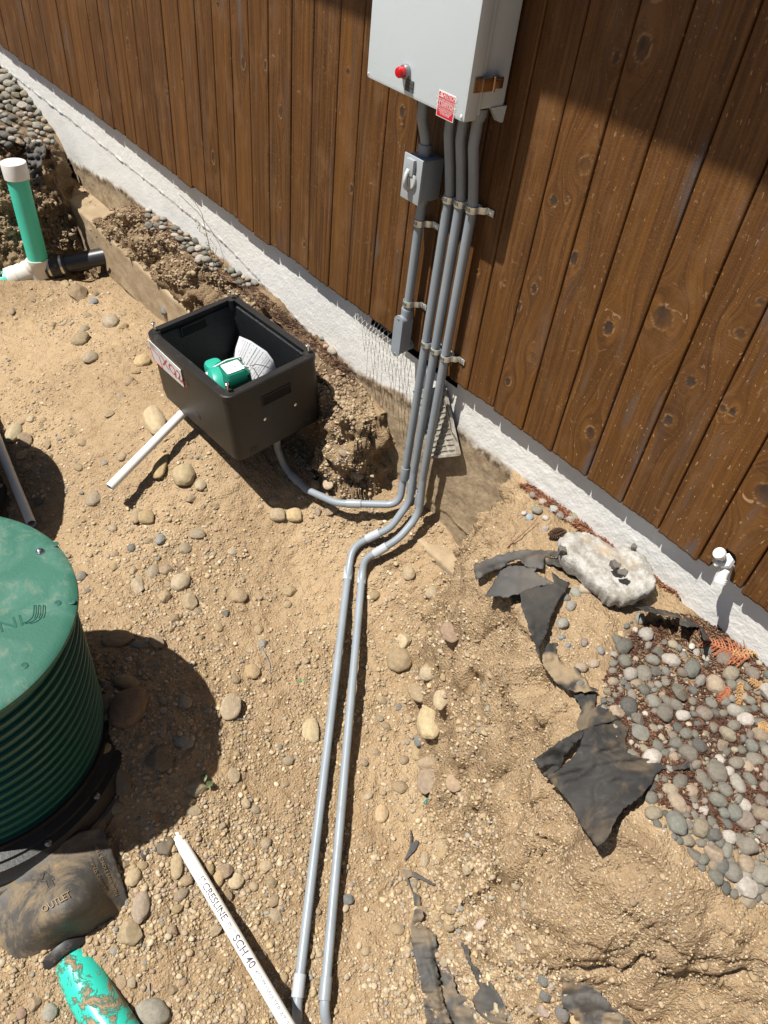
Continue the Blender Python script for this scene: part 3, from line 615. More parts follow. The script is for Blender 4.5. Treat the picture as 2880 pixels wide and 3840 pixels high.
def wallpts(x, top, zoff=0): return [(x+.004, -.075, bzb+.01), (x+.002, -.073, .745), (x, -.05, .66), (x, yc, .585)]
pA = wallpts(xA, 0); pB = wallpts(xB, 0); pC = wallpts(xC, 0)
a1 = hy(1518, 1774, yc); a2 = hy(1528, 1870, yc-.01)
A = pA+[(xA-.010, yc, -.45), (a1[0]-.003, yc, -.53)]
A_end = [hy(1497, 1893, yc-.025), hz(1328, 1889, -.655), hz(1263, 1887, -.675), hz(1147, 1835, -.70), hz(1070, 1758, -.69), hz(1040, 1680, -.60), hz(1038, 1640, -.49)]
A_pts = A+A_end
pcA = [hy(1518, 1774, yc)]
B_s, B_e = hz(1306, 2143, -.83), hz(1120, 3697, -1.07); C_s, C_e = hz(1357, 2161, -.83), hz(1220, 3708, -1.07)
B_pts = pB+[(xB-.012, yc, -.45), hy(1536, 1880, yc-.01), hz(1462, 1983, -.685), hz(1400, 2009, -.725), hz(1322, 2052, -.785), hz(1306, 2143, -.83), B_e, hz(1112, 3790, -1.085), hz(1122, 3850, -1.13), hz(1150, 3925, -1.22)]
C_pts = pC+[(xC-.010, yc, -.45), hy(1571, 1930, yc-.01), hz(1498, 2018, -.685), hz(1427, 2063, -.735), hz(1366, 2098, -.785), C_s, C_e, hz(1216, 3790, -1.085), hz(1228, 3860, -1.13), hz(1262, 3940, -1.22)]
U = np.array([0, 0, -1.])
def cp(pt, d, L, m): pt = np.array(pt); d = np.array(d)/np.linalg.norm(d); return (pt-d*.01, pt+d*.01, L, m)
def along(P, q): return np.array(P)-np.array(q)
cA = conduit('left one of three parallel grey conduits, turning left into the black box', A_pts, [0]+[.05, .06, .09, .1, .12, .09, .3, .16, .10, .10, .06, .05][:len(A_pts)-2], [
    cp((xA-.0095, yc, a1[2]+.002), (0, 0, -1), .062, GREYD), cp(A_end[1], along(A_end[2], A_end[0]), .058, GREYC), cp(A_end[3]*.5+A_end[4]*.5, along(A_end[4], A_end[3]), .058, GREYC)])
Bc = hy(1538, 1824, yc); Cc = hy(1576, 1871, yc)
cB = conduit('middle one of three parallel grey conduits, left of its twin on the floor', B_pts, [0]+[.05, .06, .09, .1, .11, .2, .3, .09, .3, .3, .06, .06][:len(B_pts)-2], [
    cp((xB-.0115, yc, Bc[2]), (0, 0, -1), .062, GREYD), cp(B_pts[7], along(B_pts[8], B_pts[6]), .060, GREYF), cp(B_pts[9]+(B_s-B_pts[8])*.1, along(B_e, B_s), .058, GREYF), cp(B_e, along(B_e, B_s), .058, GREYF)])
cC = conduit('right one of three parallel grey conduits, right of its twin on the floor', C_pts, [0]+[.05, .06, .09, .1, .11, .2, .3, .09, .3, .3, .06, .06][:len(C_pts)-2], [
    cp((xC-.0095, yc, Cc[2]), (0, 0, -1), .062, GREYD), cp(C_pts[7], along(C_pts[8], C_pts[6]), .060, GREYF), cp(C_pts[9]+(C_s-C_pts[8])*.1, along(C_e, C_s), .058, GREYF), cp(C_e, along(C_e, C_s), .058, GREYD)])
for t, x in ((cA, xA), (cB, xB), (cC, xC)):
    mb = MB(); mb.lathe((x+.004, -.075, bzb+.016), (0, 0, -1), [(0, .021), (.02, .021), (.024, .018), (.030, .0175)], 20); mb.build('hub', GREY, t, auto=40)
# short conduit with the switch
xs_ = 2.716
sw_t = hy(1603, 549, -.055)
SWC = empty('switch_conduit', (xs_, yc, .4), 'short grey conduit with a switch box, left of the three long conduits', 'conduit')
mb = MB(); mb.tube(fillet([(xs_+.002, -.085, bzb+.01), (xs_+.002, -.083, .755), (xs_-.004, -.052, .69), (xs_-.004, -.052, .655)], .06), CR, 20); mb.build('upper_pipe', GREY, SWC, auto=60)
mb = MB(); mb.lathe((xs_-.004, -.052, .682), (0, 0, -1), [(0, CR), (0, .0185), (.002, .0195), (.030, .0185), (.033, .0185)], 24, False); mb.build('hub', GREYD, SWC, auto=40)
bxm = empty('switch_box', (0, 0, 0), None, None); 
mb = MB(); mb.box((xs_-.040, -.080, .532), (xs_+.036, -.006, .650), bev=.005); sb = mb.build('switch_housing', GREYD, SWC, auto=35)
mb = MB(); mb.box((xs_-.042, -.0925, .528), (xs_+.038, -.0835, .654), bev=.002); mb.box((xs_-.040, -.0836, .530), (xs_+.036, -.0800, .652)); 
mb.box((xs_-.020, -.104, .602), (xs_+.012, -.0920, .648), bev=.003); mb.build('switch_cover', worn('grey_cover', (.36, .39, .41), .35, var=.05), sb, auto=35)
hd = MB(); c = np.array([xs_-.004, -.094, .590])
hd.lathe(c, (0, -1, 0), [(0, .026), (.005, .026), (.007, .024), (.007, .0)], 28, False)
P = [c+[-.002+.011*math.cos(t)-.008, -.007-.016*math.sin((t+1.2)/2.4*math.pi)*.9, .026*math.sin(t)/math.sin(1.2)] for t in np.linspace(-1.2, 1.2, 15)]
hd.tube(P, .0058, 10); hd.box(c+[-.004, -.012, -.030], c+[.004, -.004, .030], bev=.0015); hd.build('switch_handle', worn('pale_handle', (.50, .52, .52), .35, var=.05), sb, auto=40)
bpy.data.objects.remove(bxm)
lbz1 = hy(1530, 1159, yc)[2]
mb = MB(); mb.tube([(xs_-.006, yc, .534), (xs_-.010, yc, lbz1)], CR, 20); mb.build('lower_pipe', GREY, SWC, auto=60)
mb = MB(); mb.lathe((xs_-.006, yc, .534), (0, 0, -1), [(0, .0185), (.020, .018), (.024, .0165)], 22); mb.build('hub', GREYD, SWC, auto=40)
# pull elbow at its lower end
lt, lb2 = .128, -.012; xl = xs_-.012
mb = MB(); mb.lathe((xl+.001, yc, .158), (0, 0, -1), [(0, CR), (0, .019), (.003, .0195), (.014, .019), (.034, .019)], 24, False)
def stad(x, z0, z1, r, y, n=10):
    return [(x+r*math.cos(t), y, z1-r+r*math.sin(t)) for t in np.linspace(0, math.pi, n)]+[(x-r*math.cos(t), y, z0+r-r*math.sin(t)) for t in np.linspace(0, math.pi, n)]
def slab(mb, o1, o2):
    n = len(o1); mb.add(o1+o2, [list(range(n)), list(range(n, 2*n))[::-1]]+[[i, (i+1) % n, n+(i+1) % n, n+i] for i in range(n)])
slab(mb, stad(xl, lb2, lt+.008, .0195, -.060), stad(xl, lb2+.004, lt+.008, .0195, -.018)); mb.lathe((xl, -.02, lb2+.024), (0, 1, 0), [(0, .019), (.09, .019)], 20)
lb_ = mb.build('pull_elbow', GREY, SWC, auto=35)
mb = MB(); slab(mb, stad(xl, lb2-.004, lt+.010, .0215, -.0665), stad(xl, lb2-.004, lt+.010, .0215, -.0605)); mb.build('elbow_cover', GREY, lb_, auto=35)
for z in (lb2+.006, lt-.002): mb = MB(); mb.lathe((xl, -.0665, z), (0, -1, 0), [(0, .0042), (.0015, .004), (.0025, .002)], 12); mb.build('cover_screw', CHROME, lb_, auto=40)
# pipe straps
def strap0():
    t = empty('pipe_strap', (0, 0, 0), 'x', 'strap', 'one-hole metal straps holding the grey conduits')
    mb = MB(); r = CR+.0015; Y0 = yc; n = 14; w2 = .0095
    prof = [(-r, -.003-Y0), (-r, 0)]+[(-r*math.cos(a), -r*math.sin(a)) for a in np.linspace(.01, math.pi-.01, n)]+[(r, .008), (r+.006, .016), (r+.010, -.004-Y0-.012), (r+.014, -.0035-Y0), (r+.040, -.0035-Y0)]
    V = []; 
    th = .0018
    P2 = np.array(prof); T = np.gradient(P2, axis=0); T /= np.linalg.norm(T, axis=1)[:, None]; NN = np.stack([T[:, 1], -T[:, 0]], 1)
    for s, q in ((0, P2), (1, P2+NN*th)):
        for z in (-w2, w2): V += [(x, Y0+y, z) for x, y in q]
    m = len(prof); F = []
    def q_(a, b): return [[a*m+i, a*m+i+1, b*m+i+1, b*m+i] for i in range(m-1)]
    F += q_(0, 1)+q_(3, 2)+q_(2, 0)+q_(1, 3); F += [[0, 2*m, 3*m, m], [m-1, 2*m-1, 4*m-1, 3*m-1]]
    mb.add(V, F)
    b = mb.build('band', GALV, t, auto=50)
    s = MB(); s.lathe((r+.028, -.0065, 0), (0, -1, 0), [(0, .0065), (.002, .0065), (.0035, .004), (.0040, 0)], 14, False); s.lathe((r+.028, -.0045, 0), (0, -1, 0), [(0, .0085), (.0025, .0085), (.0025, 0)], 6, False); s.build('screw', CHROME, t, auto=40)
    rb = MB()
    for k in range(4): rb.box((-.010+.005*k, Y0-r-.0030, -.004), (-.0075+.005*k, Y0-r+.001, .006), bev=.0008)
    rb.build('embossing', worn('stamped_metal', (.35, .35, .33), .4, 1.), t)
    return t
def dup(root, loc, label):
    r = root.copy(); COL.objects.link(r); r.location = loc; r['label'] = label
    for ch in root.children:
        c = ch.copy(); COL.objects.link(c); c.parent = r
    return r
STR = strap0()
def zat(px, py): return hy(px, py, yc)[2]
sp = [(xA, zat(1677, 742), 'metal strap on the left long conduit below the control box'), (xB, zat(1723, 760), 'metal strap on the middle long conduit below the control box'), (xC, zat(1772, 784), 'metal strap on the right long conduit below the control box'),
      (xs_-.007, zat(1565, 829), 'metal strap just below the grey switch box'), (xs_-.010, zat(1534, 1137), 'metal strap just above the grey pull elbow'),
      (xA-.001, zat(1597, 1286), 'metal strap on the left long conduit near the bottom of the boards'), (xB-.001, zat(1636, 1313), 'metal strap on the middle long conduit near the bottom of the boards'), (xC-.001, zat(1677, 1343), 'metal strap on the right long conduit near the bottom of the boards')]
STR.location = (sp[0][0], 0, sp[0][1]); STR['label'] = sp[0][2]
for x, z, l in sp[1:]: dup(STR, (x, 0, z), l)
# ------------------------------------------------------------------ torn wire lath over the crawl opening, vent grille
def lath():
    mb = MB(); nu, nvv = 14, 5
    x0, x1 = hy(1322, 1190, .0)[0], hy(1512, 1340, .0)[0]
    def S_(u, v):
        x = x0+(x1-x0)*u+.012*v; z = -.006-.085*u*.2-.10*v-.012*math.sin(u*9)*v; y = .036-.055*v-.075*v*v*(.5+.5*u)-.006*math.sin(u*14+v*3); return np.array([x, y, z])
    r3 = random.Random(4)
    for j in range(nvv):
        for i in range(nu):
            v0, v1, v2 = j/nvv, (j+.5)/nvv, (j+1)/nvv; o = .5 if j % 2 else 0
            for s in (-1, 1):
                if j >= nvv-2 and r3.random() < .3: continue
                ua, ub = (i+o)/nu, (i+o+s*.5)/nu
                if not (0 <= ub <= 1.03): continue
                P = [S_(ua+(ub-ua)*(t*t*(3-2*t)), v0+(v2-v0)*t) for t in (0, .25, .5, .75, 1)]; mb.tube(P, .0011, 4, False)
    o = mb.build('wire_lath', worn('pale_wire', (.62, .60, .53), .45, .3, var=.1), None); return tag(o, 'torn piece of diamond wire lath curling out over the crawl space opening beside the conduits', 'wire mesh')
lath()
VE = empty('vent_grille', (2.88, .02, -.25), 'old white louvred vent grille with rust marks leaning behind the three conduits', 'vent')
vq = [hy(1560, 1478, .026), hy(1674, 1462, .026), hy(1727, 1700, .004), hy(1617, 1712, .004)]
def VQ(u, v, h=0):
    p = (vq[0]*(1-u)+vq[1]*u)*(1-v)+(vq[3]*(1-u)+vq[2]*u)*v; return p+np.array([0, -h, 0])
vm = worn('aged_white_plastic', (.46, .44, .37), .5, var=.2, sc=30, amt=.5, dirt=(.20, .13, .08))
mb = MB()
def bar(mb, a, b, w, t):
    a, b = np.array(a), np.array(b); d = b-a; d /= np.linalg.norm(d); y = np.array([0, -1., 0]); s = np.cross(d, y); s /= np.linalg.norm(s)
    V = [q+s*i*w/2+y*j*t for q in (a, b) for i in (-1, 1) for j in (0, 1)]
    mb.add(V, [[0, 1, 3, 2], [4, 6, 7, 5], [0, 4, 5, 1], [2, 3, 7, 6], [1, 5, 7, 3], [0, 2, 6, 4]])
bar(mb, VQ(.0, .0), VQ(1, 0), .030, .010); bar(mb, VQ(0, 1), VQ(1, 1), .010, .012); bar(mb, VQ(0.03, 0), VQ(.03, 1), .010, .011); bar(mb, VQ(.97, 0), VQ(.97, 1), .014, .012)
for u in (.36, .67): bar(mb, VQ(u, .05), VQ(u, 1), .007, .008)
mb.build('vent_frame', vm, VE)
mb = MB()
for k in range(11):
    v = .08+.085*k
    for u0, u1 in ((.04, .345), (.375, .655), (.685, .95)):
        n = 10
        for i in range(n): 
            ua = u0+(u1-u0)*(i+.15)/n; bar(mb, VQ(ua, v), VQ(ua+.003, v+.062), .0038, .006)
    bar(mb, VQ(.03, v+.072), VQ(.97, v+.072), .0045, .009)
mb.build('louvres', vm, VE)
mb = MB(); mb.tube([VQ(.93, .02, .014), VQ(1.02, .35, .016), VQ(1.0, .6, .02), VQ(1.05, .75, .012)], .0012, 6); tag(mb.build('bent_wire', worn('rusty_wire', (.05, .04, .035), .6), None), 'thin dark wire hanging down the right side of the vent grille', 'wire')
# ------------------------------------------------------------------ garden tap in the notch
TAP = empty('garden_tap', (3.965, 0, .03), 'white painted hose tap poking out of a rounded notch in the boards', 'tap')
wp = worn('gloss_white_paint', (.78, .78, .76), .25, var=.03)
q0 = hy(2716, 2125, -.02); 
mb = MB(); p0 = hy(2740, 2128, .02); p1 = hy(2722, 2128, -.03); p2 = hy(2706, 2168, -.045)
mb.tube(fillet([p0, p1, p2], .03, 8), [.0125]*2+[.0135]*7+[.0125]*2, 20)
e = p2-p1; e /= np.linalg.norm(e); mb.lathe(p2, e, [(0, .0125), (.001, .0155), (.003, .0155), (.004, .0140), (.006, .0155), (.008, .0155), (.009, .0140), (.011, .0155), (.013, .0150), (.013, .010)], 24, False); mb.build('spout', wp, TAP, auto=45)
b0 = hy(2722, 2105, -.030); b1 = hy(2708, 2088, -.046); ax = b1-b0; ax /= np.linalg.norm(ax)
mb = MB(); mb.lathe(b0-ax*.012, ax, [(0, .017), (.006, .0205), (.020, .0205), (.025, .014)], 6); mb.build('bonnet_nut', wp, TAP)
b2 = hy(2704, 2080, -.055); mb = MB(); mb.lathe(b1-ax*.004, ax, [(0, .010), (.010, .009), (.014, .0145), (.020, .0165), (.027, .0150), (.031, .008), (.032, 0)], 20, False); mb.build('stem_cap', wp, TAP, auto=45)
b3 = hy(2684, 2118, -.055); mb = MB(); mb.tube([hy(2704, 2104, -.045), hy(2692, 2112, -.055), b3], [.0060, .0068, .0060], 8); mb.build('vent_arm', wp, TAP, auto=45)
# ------------------------------------------------------------------ black utility box
sB = 1.25
BR = Rz(-.302) @ Rx(.109) @ Rz(1.917); BO = CAMC+sB*(np.array([2.802, -.776, .130])-CAMC); BA, BB, BH = .33*sB, .458*sB, .254*sB
FR = (BO, BR)
def bl(v): return BO+BR @ np.array(v, float)
def bhit(x, y, ax, val):
    "photograph position on a plane of the box, in the box's own coordinates"
    o = BR.T @ (CAMC-BO); v = BR.T @ ray(x, y); return o+v*((val-o[ax])/v[ax])
def rrect(x0, y0, x1, y1, r, z, n=6, ch=False):
    o = []
    for cx, cy, a0 in ((x1-r, y1-r, 0), (x0+r, y1-r, 90), (x0+r, y0+r, 180), (x1-r, y0+r, 270)):
        for k in range(n): a = math.radians(a0+90*k/(n-1)); o.append((cx+r*math.cos(a), cy+r*math.sin(a), z))
    return o
def loft(mb, rings, fr, capA=False, capB=False):
    n = len(rings[0]); V = [bl(v) if fr else v for R in rings for v in R]
    F = [[j*n+i, j*n+(i+1) % n, (j+1)*n+(i+1) % n, (j+1)*n+i] for j in range(len(rings)-1) for i in range(n)]
    if capA: F.append(list(range(n))[::-1])
    if capB: F.append([(len(rings)-1)*n+i for i in range(n)])
    mb.add(V, F)
BOX = empty('utility_box', bl((BA/2, BB/2, -BH)), 'open black plastic utility box holding a green pump and papers', 'box')
def shell(i0=0):
    g = lambda ins, z, r: rrect(ins, ins, BA-ins, BB-ins, r, z)
    out = [g(.030, 0, .018), g(.004, 0, .036), g(0, -.004, .038), g(0, -.020, .038), g(.0035, -.024, .036), g(.0035, -.10, .036), g(.003, -BH+.05, .034), g(.006, -BH+.012, .034), g(.020, -BH, .03)]
    inn = [g(.040, -BH+.016, .03), g(.037, -BH+.06, .03), g(.034, -.08, .03), g(.031, -.026, .02), g(.024, -.024, .022), g(.024, -.006, .022), g(.030, 0, .018)]
    return out, inn
out, inn = shell()
mb = MB(); loft(mb, out[::-1]+[], True, True, False); ob = mb.build('box_shell', BLACKP, BOX, auto=28)
mb = MB(); loft(mb, inn, True, True, False); ib = mb.build('box_lining', BLACKI, BOX, auto=28)
def boolcut(o, lo, hi, bev=.006):
    m = MB(); m.box(lo, hi, FR, bev); c = m.build('cut', None)
    md = o.modifiers.new('b', 'BOOLEAN'); md.object = c; md.operation = 'DIFFERENCE'; md.solver = 'EXACT'; bpy.context.view_layer.update()
    me = bpy.data.meshes.new_from_object(o.evaluated_get(bpy.context.evaluated_depsgraph_get())); o.modifiers.clear(); o.data = me
    for v in me.vertices: pass
    bpy.data.objects.remove(c)
h0, h1 = bhit(997, 1487, 1, 0), bhit(1083, 1515, 1, 0)
hc = (bhit(1040, 1482, 1, 0)); hx0, hx1, hzz0, hzz1 = hc[0]-.062, hc[0]+.062, hc[2]-.018, hc[2]+.018
mb = MB()
def slot(y, sgn, mt, par):
    m = MB(); R0 = [(x, y, z) for x, z in [(hx0-.004, hzz0-.004), (hx1+.004, hzz0-.004), (hx1+.004, hzz1+.004), (hx0-.004, hzz1+.004)]]
    R1 = [(x, y-.0022*sgn, z) for x, _, z in R0]; R2 = [(x+(.004 if x < hc[0] else -.004), y-.0022*sgn, z+(.004 if z < hc[2] else -.004)) for x, _, z in R0]; R3 = [(x, y+.0008*sgn, z) for x, _, z in R2]
    loft(m, [R0, R1, R2, R3], True); m.build('handle_rim', mt, par, auto=30)
    m = MB(); m.add([bl((x, y-.0007*sgn, z)) for x, _, z in R2], [[0, 1, 2, 3]]); m.build('handle_slot_shade', DARK, par)  # flat near-black quad, paints the shade of the hand slot
slot(.003, 1, BLACKP, BOX)
hc2 = bhit(728, 1228, 1, BB-.034); hx0, hx1, hzz0, hzz1 = hc2[0]-.055, hc2[0]+.055, hc2[2]-.018, hc2[2]+.018; hc = hc2; slot(BB-.034, 1, BLACKI, BOX)
for px_, py_ in ((1107, 1517), (993, 1571)): p = bhit(px_, py_, 1, .003); mb = MB(); mb.lathe(bl(p), BR @ np.array([0, -1., 0]), [(0, .007), (.0025, .0066), (.004, .004), (.0042, 0)], 14, False); mb.build('side_screw', CHROME, BOX, auto=40)
for (px_, py_), axx in (((955, 1688), 1), ((744, 1562), 0)):
    p = bhit(px_, py_, axx, .0032); d = [-1., 0, 0] if axx == 0 else [0, -1., 0]; mb = MB(); mb.lathe(bl(p), BR @ np.array(d), [(0, .018), (.0012, .018), (.0016, .016), (.0016, .007), (.003, .006), (.003, 0)], 24, False); mb.build('moulded_boss', BLACKP, BOX, auto=30)
for cx, cy in ((.030, .030), (BA-.030, .030), (.030, BB-.030), (BA-.030, BB-.030)):
    mb = MB(); loft(mb, [rrect(cx-.019, cy-.019, cx+.019, cy+.019, .015, z) for z in (-.04, .0012)], True, False, True); mb.build('corner_boss', BLACKP, BOX, auto=30)
    mb = MB(); mb.lathe(bl((cx, cy, -.01)), BR @ np.array([.05, .06, 1.]), [(0, .0042), (.040, .0042), (.041, .0088), (.046, .0085), (.049, .004), (.0492, 0)], 14, False); mb.build('lid_screw', CHROME, BOX, auto=40)
# taped paper label on its long side
q = [bhit(x, y, 0, -.0002) for x, y in ((553, 1272), (676, 1389), (690, 1453), (573, 1348))]
def LQ(u, v, h=0): p = (q[0]*(1-u)+q[1]*u)*(1-v)+(q[3]*(1-u)+q[2]*u)*v; p[0] = .0006-h; return bl(p)
def lquad(u0, v0, u1, v1, h): return [LQ(u0, v0, h), LQ(u1, v0, h), LQ(u1, v1, h), LQ(u0, v1, h)]
mb = MB(); mb.add(lquad(0, .0, 1, 1, .0008)+lquad(0, 0, 1, 1, -.002), [[0, 1, 2, 3], [0, 4, 5, 1], [1, 5, 6, 2], [2, 6, 7, 3], [3, 7, 4, 0]]); lbl = mb.build('paper_label', worn('label_paper', (.62, .62, .60), .6, var=.05), BOX)
mb = MB(); mb.add(lquad(.0, -.02, .36, .34, .0014), [[0, 1, 2, 3]]); mb.build('printed_sticker', worn('sticker_paper', (.55, .56, .56), .5, var=.05), lbl)
REDI = mat('red_marker', (.50, .035, .02), .5); mb = MB()
for a, b in (((.02, .34), (.30, .40)), ((.30, .40), (.34, .98)), ((.34, .98), (.06, .95)), ((.06, .95), (.02, .34))): mb.cyl(LQ(*a, .0012), LQ(*b, .0012), .0012, n=5)
def ltext(s, u, v, size, sk=0):
    V, F = text2d(s, size); A = (LQ(1, .5)-LQ(0, .5)); Lw = np.linalg.norm(A); Hh = np.linalg.norm(LQ(0, 1)-LQ(0, 0)); mb.add([LQ(u+p[0]/Lw, v-p[1]/Hh, .0016) for p in V], F)
ltext('XO2', .37, .72, .072); ltext('2 of 2', .745, .80, .040); mb.build('red_lettering', REDI, lbl)
mb = MB()
for i in range(6): a = lquad(.04, .03+.045*i, .26-.05*(i % 3), .045+.045*i, .0018); mb.add(a, [[0, 1, 2, 3]])
mb.build('printed_lines', INK, lbl)
# green pump in the box
PUMP = empty('pump', bl((.14, .25, -.3)), 'green and teal pump with a white cable tie, lying in the black box', 'pump')
TEALP = worn('teal_plastic', (.03, .36, .26), .35, var=.05); DG = worn('dark_green_plastic', (.008, .14, .09), .25, var=.05)
pc = bhit(872, 1400, 2, -.155)
def pb(v): return bl(pc+np.array(v, float))
ang = Rz(math.radians(-8))
def pr_(v): return bl(pc+ang @ np.array(v, float))
mb = MB(); rings = []
for z, ins in ((-.10, .004), (-.03, 0), (.012, .002), (.028, .014), (.032, .030)): rings.append([pr_(v) for v in rrect(-.062+ins, -.062+ins, .062-ins, .075-ins, .026-ins*.4, z)])
loft(mb, rings, False, True, True); dg_ = mb.build('motor_cover', DG, PUMP, auto=35)
mb = MB(); mb.lathe(pr_((-.052, .01, -.045)), BR @ ang @ np.array([-1., .15, .1]), [(0, .078), (.018, .080), (.036, .074), (.050, .055), (.054, .03)], 32); mb.build('pump_body', TEALP, PUMP, auto=35)
mb = MB(); rings = [[pr_(v) for v in rrect(-.075+i, .055+i, -.005-i, .125-i, .022, z)] for z, i in ((-.06, 0), (.000, .0), (.012, .004), (.015, .012))]; loft(mb, rings, False, True, True); mb.build('inlet_cap', TEALP, PUMP, auto=35)
mb = MB(); mb.add([pr_(v) for v in rrect(-.034, -.040, .040, .030, .006, .0332)]+[pr_(v) for v in rrect(-.034, -.040, .040, .030, .006, .030)], [list(range(24))]+[[i, (i+1) % 24, 24+(i+1) % 24, 24+i] for i in range(24)]); wl = mb.build('rating_label', WHT, PUMP)
mb = MB()
for i in range(5):
    for a, b in ((-.028, -.004), (.0, .030)): mb.add([pr_((a, .022-.008*i, .0335)), pr_((b-.004*(i % 2), .022-.008*i, .0335)), pr_((b-.004*(i % 2), .0195-.008*i, .0335)), pr_((a, .0195-.008*i, .0335))], [[0, 1, 2, 3]])
mb.build('label_print', mat('grey_print', (.35, .35, .36), .6), wl)
mb = MB(); P = fillet([pr_(v) for v in ((-.088, .035, -.10), (-.088, .035, .002), (-.064, .042, .026), (.0, .046, .034), (.062, .048, .026), (.068, .048, -.05))], .01, 4); mb.tube(P, .0034, 6); mb.box(np.array((-.094, .026, .000)), np.array((-.078, .044, .016)), (bl(pc), BR @ ang), .002); mb.build('cable_tie', WHT, PUMP, auto=40)
def wire(pts, r, m, nm='wire'): mb = MB(); mb.tube(fillet([pr_(v) for v in pts], .03, 6), r, 6); mb.build(nm, m, PUMP, smooth=True)
wire([(-.105, -.01, -.03), (-.10, -.06, .002), (-.085, -.12, .02), (-.08, -.15, .0)], .0035, mat('red_wire', (.5, .01, .015), .35)); wire([(-.115, -.01, -.03), (-.115, -.06, -.01), (-.10, -.13, .0), (-.09, -.17, -.02)], .0034, RUBBER)
wire([(.0, .01, .034), (.03, -.05, .055), (.06, -.075, .05), (.085, -.06, -.02)], .0016, WHT); wire([(.04, -.05, .04), (.075, -.07, .055), (.10, -.08, .045), (.12, -.11, .04)], .0013, RUBBER)
wire([(-.11, .0, -.05), (-.14, .05, -.03), (-.15, .08, -.06), (-.14, .1, -.1)], .009, worn('steel_hose', (.4, .4, .4), .35, .8))
# papers
PG = 14; c00, c10, c01, c11 = bhit(900, 1262, 0, BA-.055), bhit(1003, 1322, 0, BA-.045), bhit(880, 1352, 2, -.27), bhit(975, 1450, 2, -.29)
c11 = bhit(1040, 1402, 0, BA-.075); cb = bhit(945, 1452, 2, -.26)
def PS(u, v, h=0):
    top = c00*(1-u)+c10*u+np.array([0, 0, 0]); bot = bhit(878, 1345, 2, -.25)*(1-u)+bhit(1000, 1470, 2, -.22)*u
    if u > .0: bot = bhit(872+70*u, 1350+110*u, 2, -.26)
    rt = c11
    p = top*(1-v)+bot*v; bulge = .035*math.sin(v*math.pi)*(.4+.6*u)
    return p
cpx = [(898, 1260), (940, 1278), (1000, 1318), (1024, 1350), (1042, 1402)]; bpx = [(868, 1352), (885, 1395), (915, 1430), (960, 1446), (985, 1440)]
def PQ(u, v):
    k = u*(len(cpx)-1); i = min(int(k), len(cpx)-2); f = k-i; A_ = np.array(cpx[i])*(1-f)+np.array(cpx[i+1])*f; B_ = np.array(bpx[i])*(1-f)+np.array(bpx[i+1])*f
    P = A_*(1-v)+B_*v; w = bhit(P[0], P[1], 0, BA-.050-.045*v-.02*math.sin(u*3)); return bl(w)
mb = MB(); nu, nv_ = 24, 14; V = [PQ(i/nu, j/nv_) for j in range(nv_+1) for i in range(nu+1)]; mb.add(V, [[j*(nu+1)+i, j*(nu+1)+i+1, (j+1)*(nu+1)+i+1, (j+1)*(nu+1)+i] for j in range(nv_) for i in range(nu)])
pp = mb.build('paper_sheets', worn('bright_paper', (.72, .73, .76), .6, var=.03), None, smooth=True); tag(pp, 'curled white printed instruction sheets beside the green pump in the black box', 'papers')
mb = MB(); dn = (CAMC-bl((BA/2, BB/2, -.2))); dn /= np.linalg.norm(dn); r4 = random.Random(2)
for k in range(17):
    u = .10+.052*k; t0 = .06
    while t0 < .9:
        L = r4.uniform(.05, .22) if k in (5, 6, 11) else r4.uniform(.02, .09); wd = .012 if k in (5, 11) else .007
        t1 = min(t0+L, .92); n = 4
        for j in range(n): a, b = t0+(t1-t0)*j/n, t0+(t1-t0)*(j+1)/n; mb.add([PQ(u, a)+dn*.0015, PQ(u+wd, a)+dn*.0015, PQ(u+wd, b)+dn*.0015, PQ(u, b)+dn*.0015], [[0, 1, 2, 3]])
        t0 = t1+r4.uniform(.008, .02) + (r4.uniform(0, .3) if k % 4 == 0 else 0)
mb.build('print_lines', mat('print_grey', (.22, .22, .24), .6), pp)
# white stub pipe under the box
w0 = hz(411, 1828, -.655); w1 = hz(655, 1580, -.555); 
def pipe(name, pts, r, m, label, cat, wall=.004, R=.1, parent=None):
    cl = fillet(pts, R, 8) if len(pts) > 2 else [np.array(pts[0]), np.array(pts[1])]; a = cl[0]-cl[1]; a /= np.linalg.norm(a)
    mb = MB(); mb.tube(cl, r, 28, False); mb.lathe(cl[0], -a, [(0, r), (0, r-wall), (.12, r-wall)], 28, False)
    o = mb.build(name, m, parent, auto=50)
    return tag(o, label, cat) if label else o
pipe('water_pipe', [w0, w1+(w1-w0)*.25], .0182, WHITE, 'short white plastic pipe sticking out from under the black box', 'pipe')
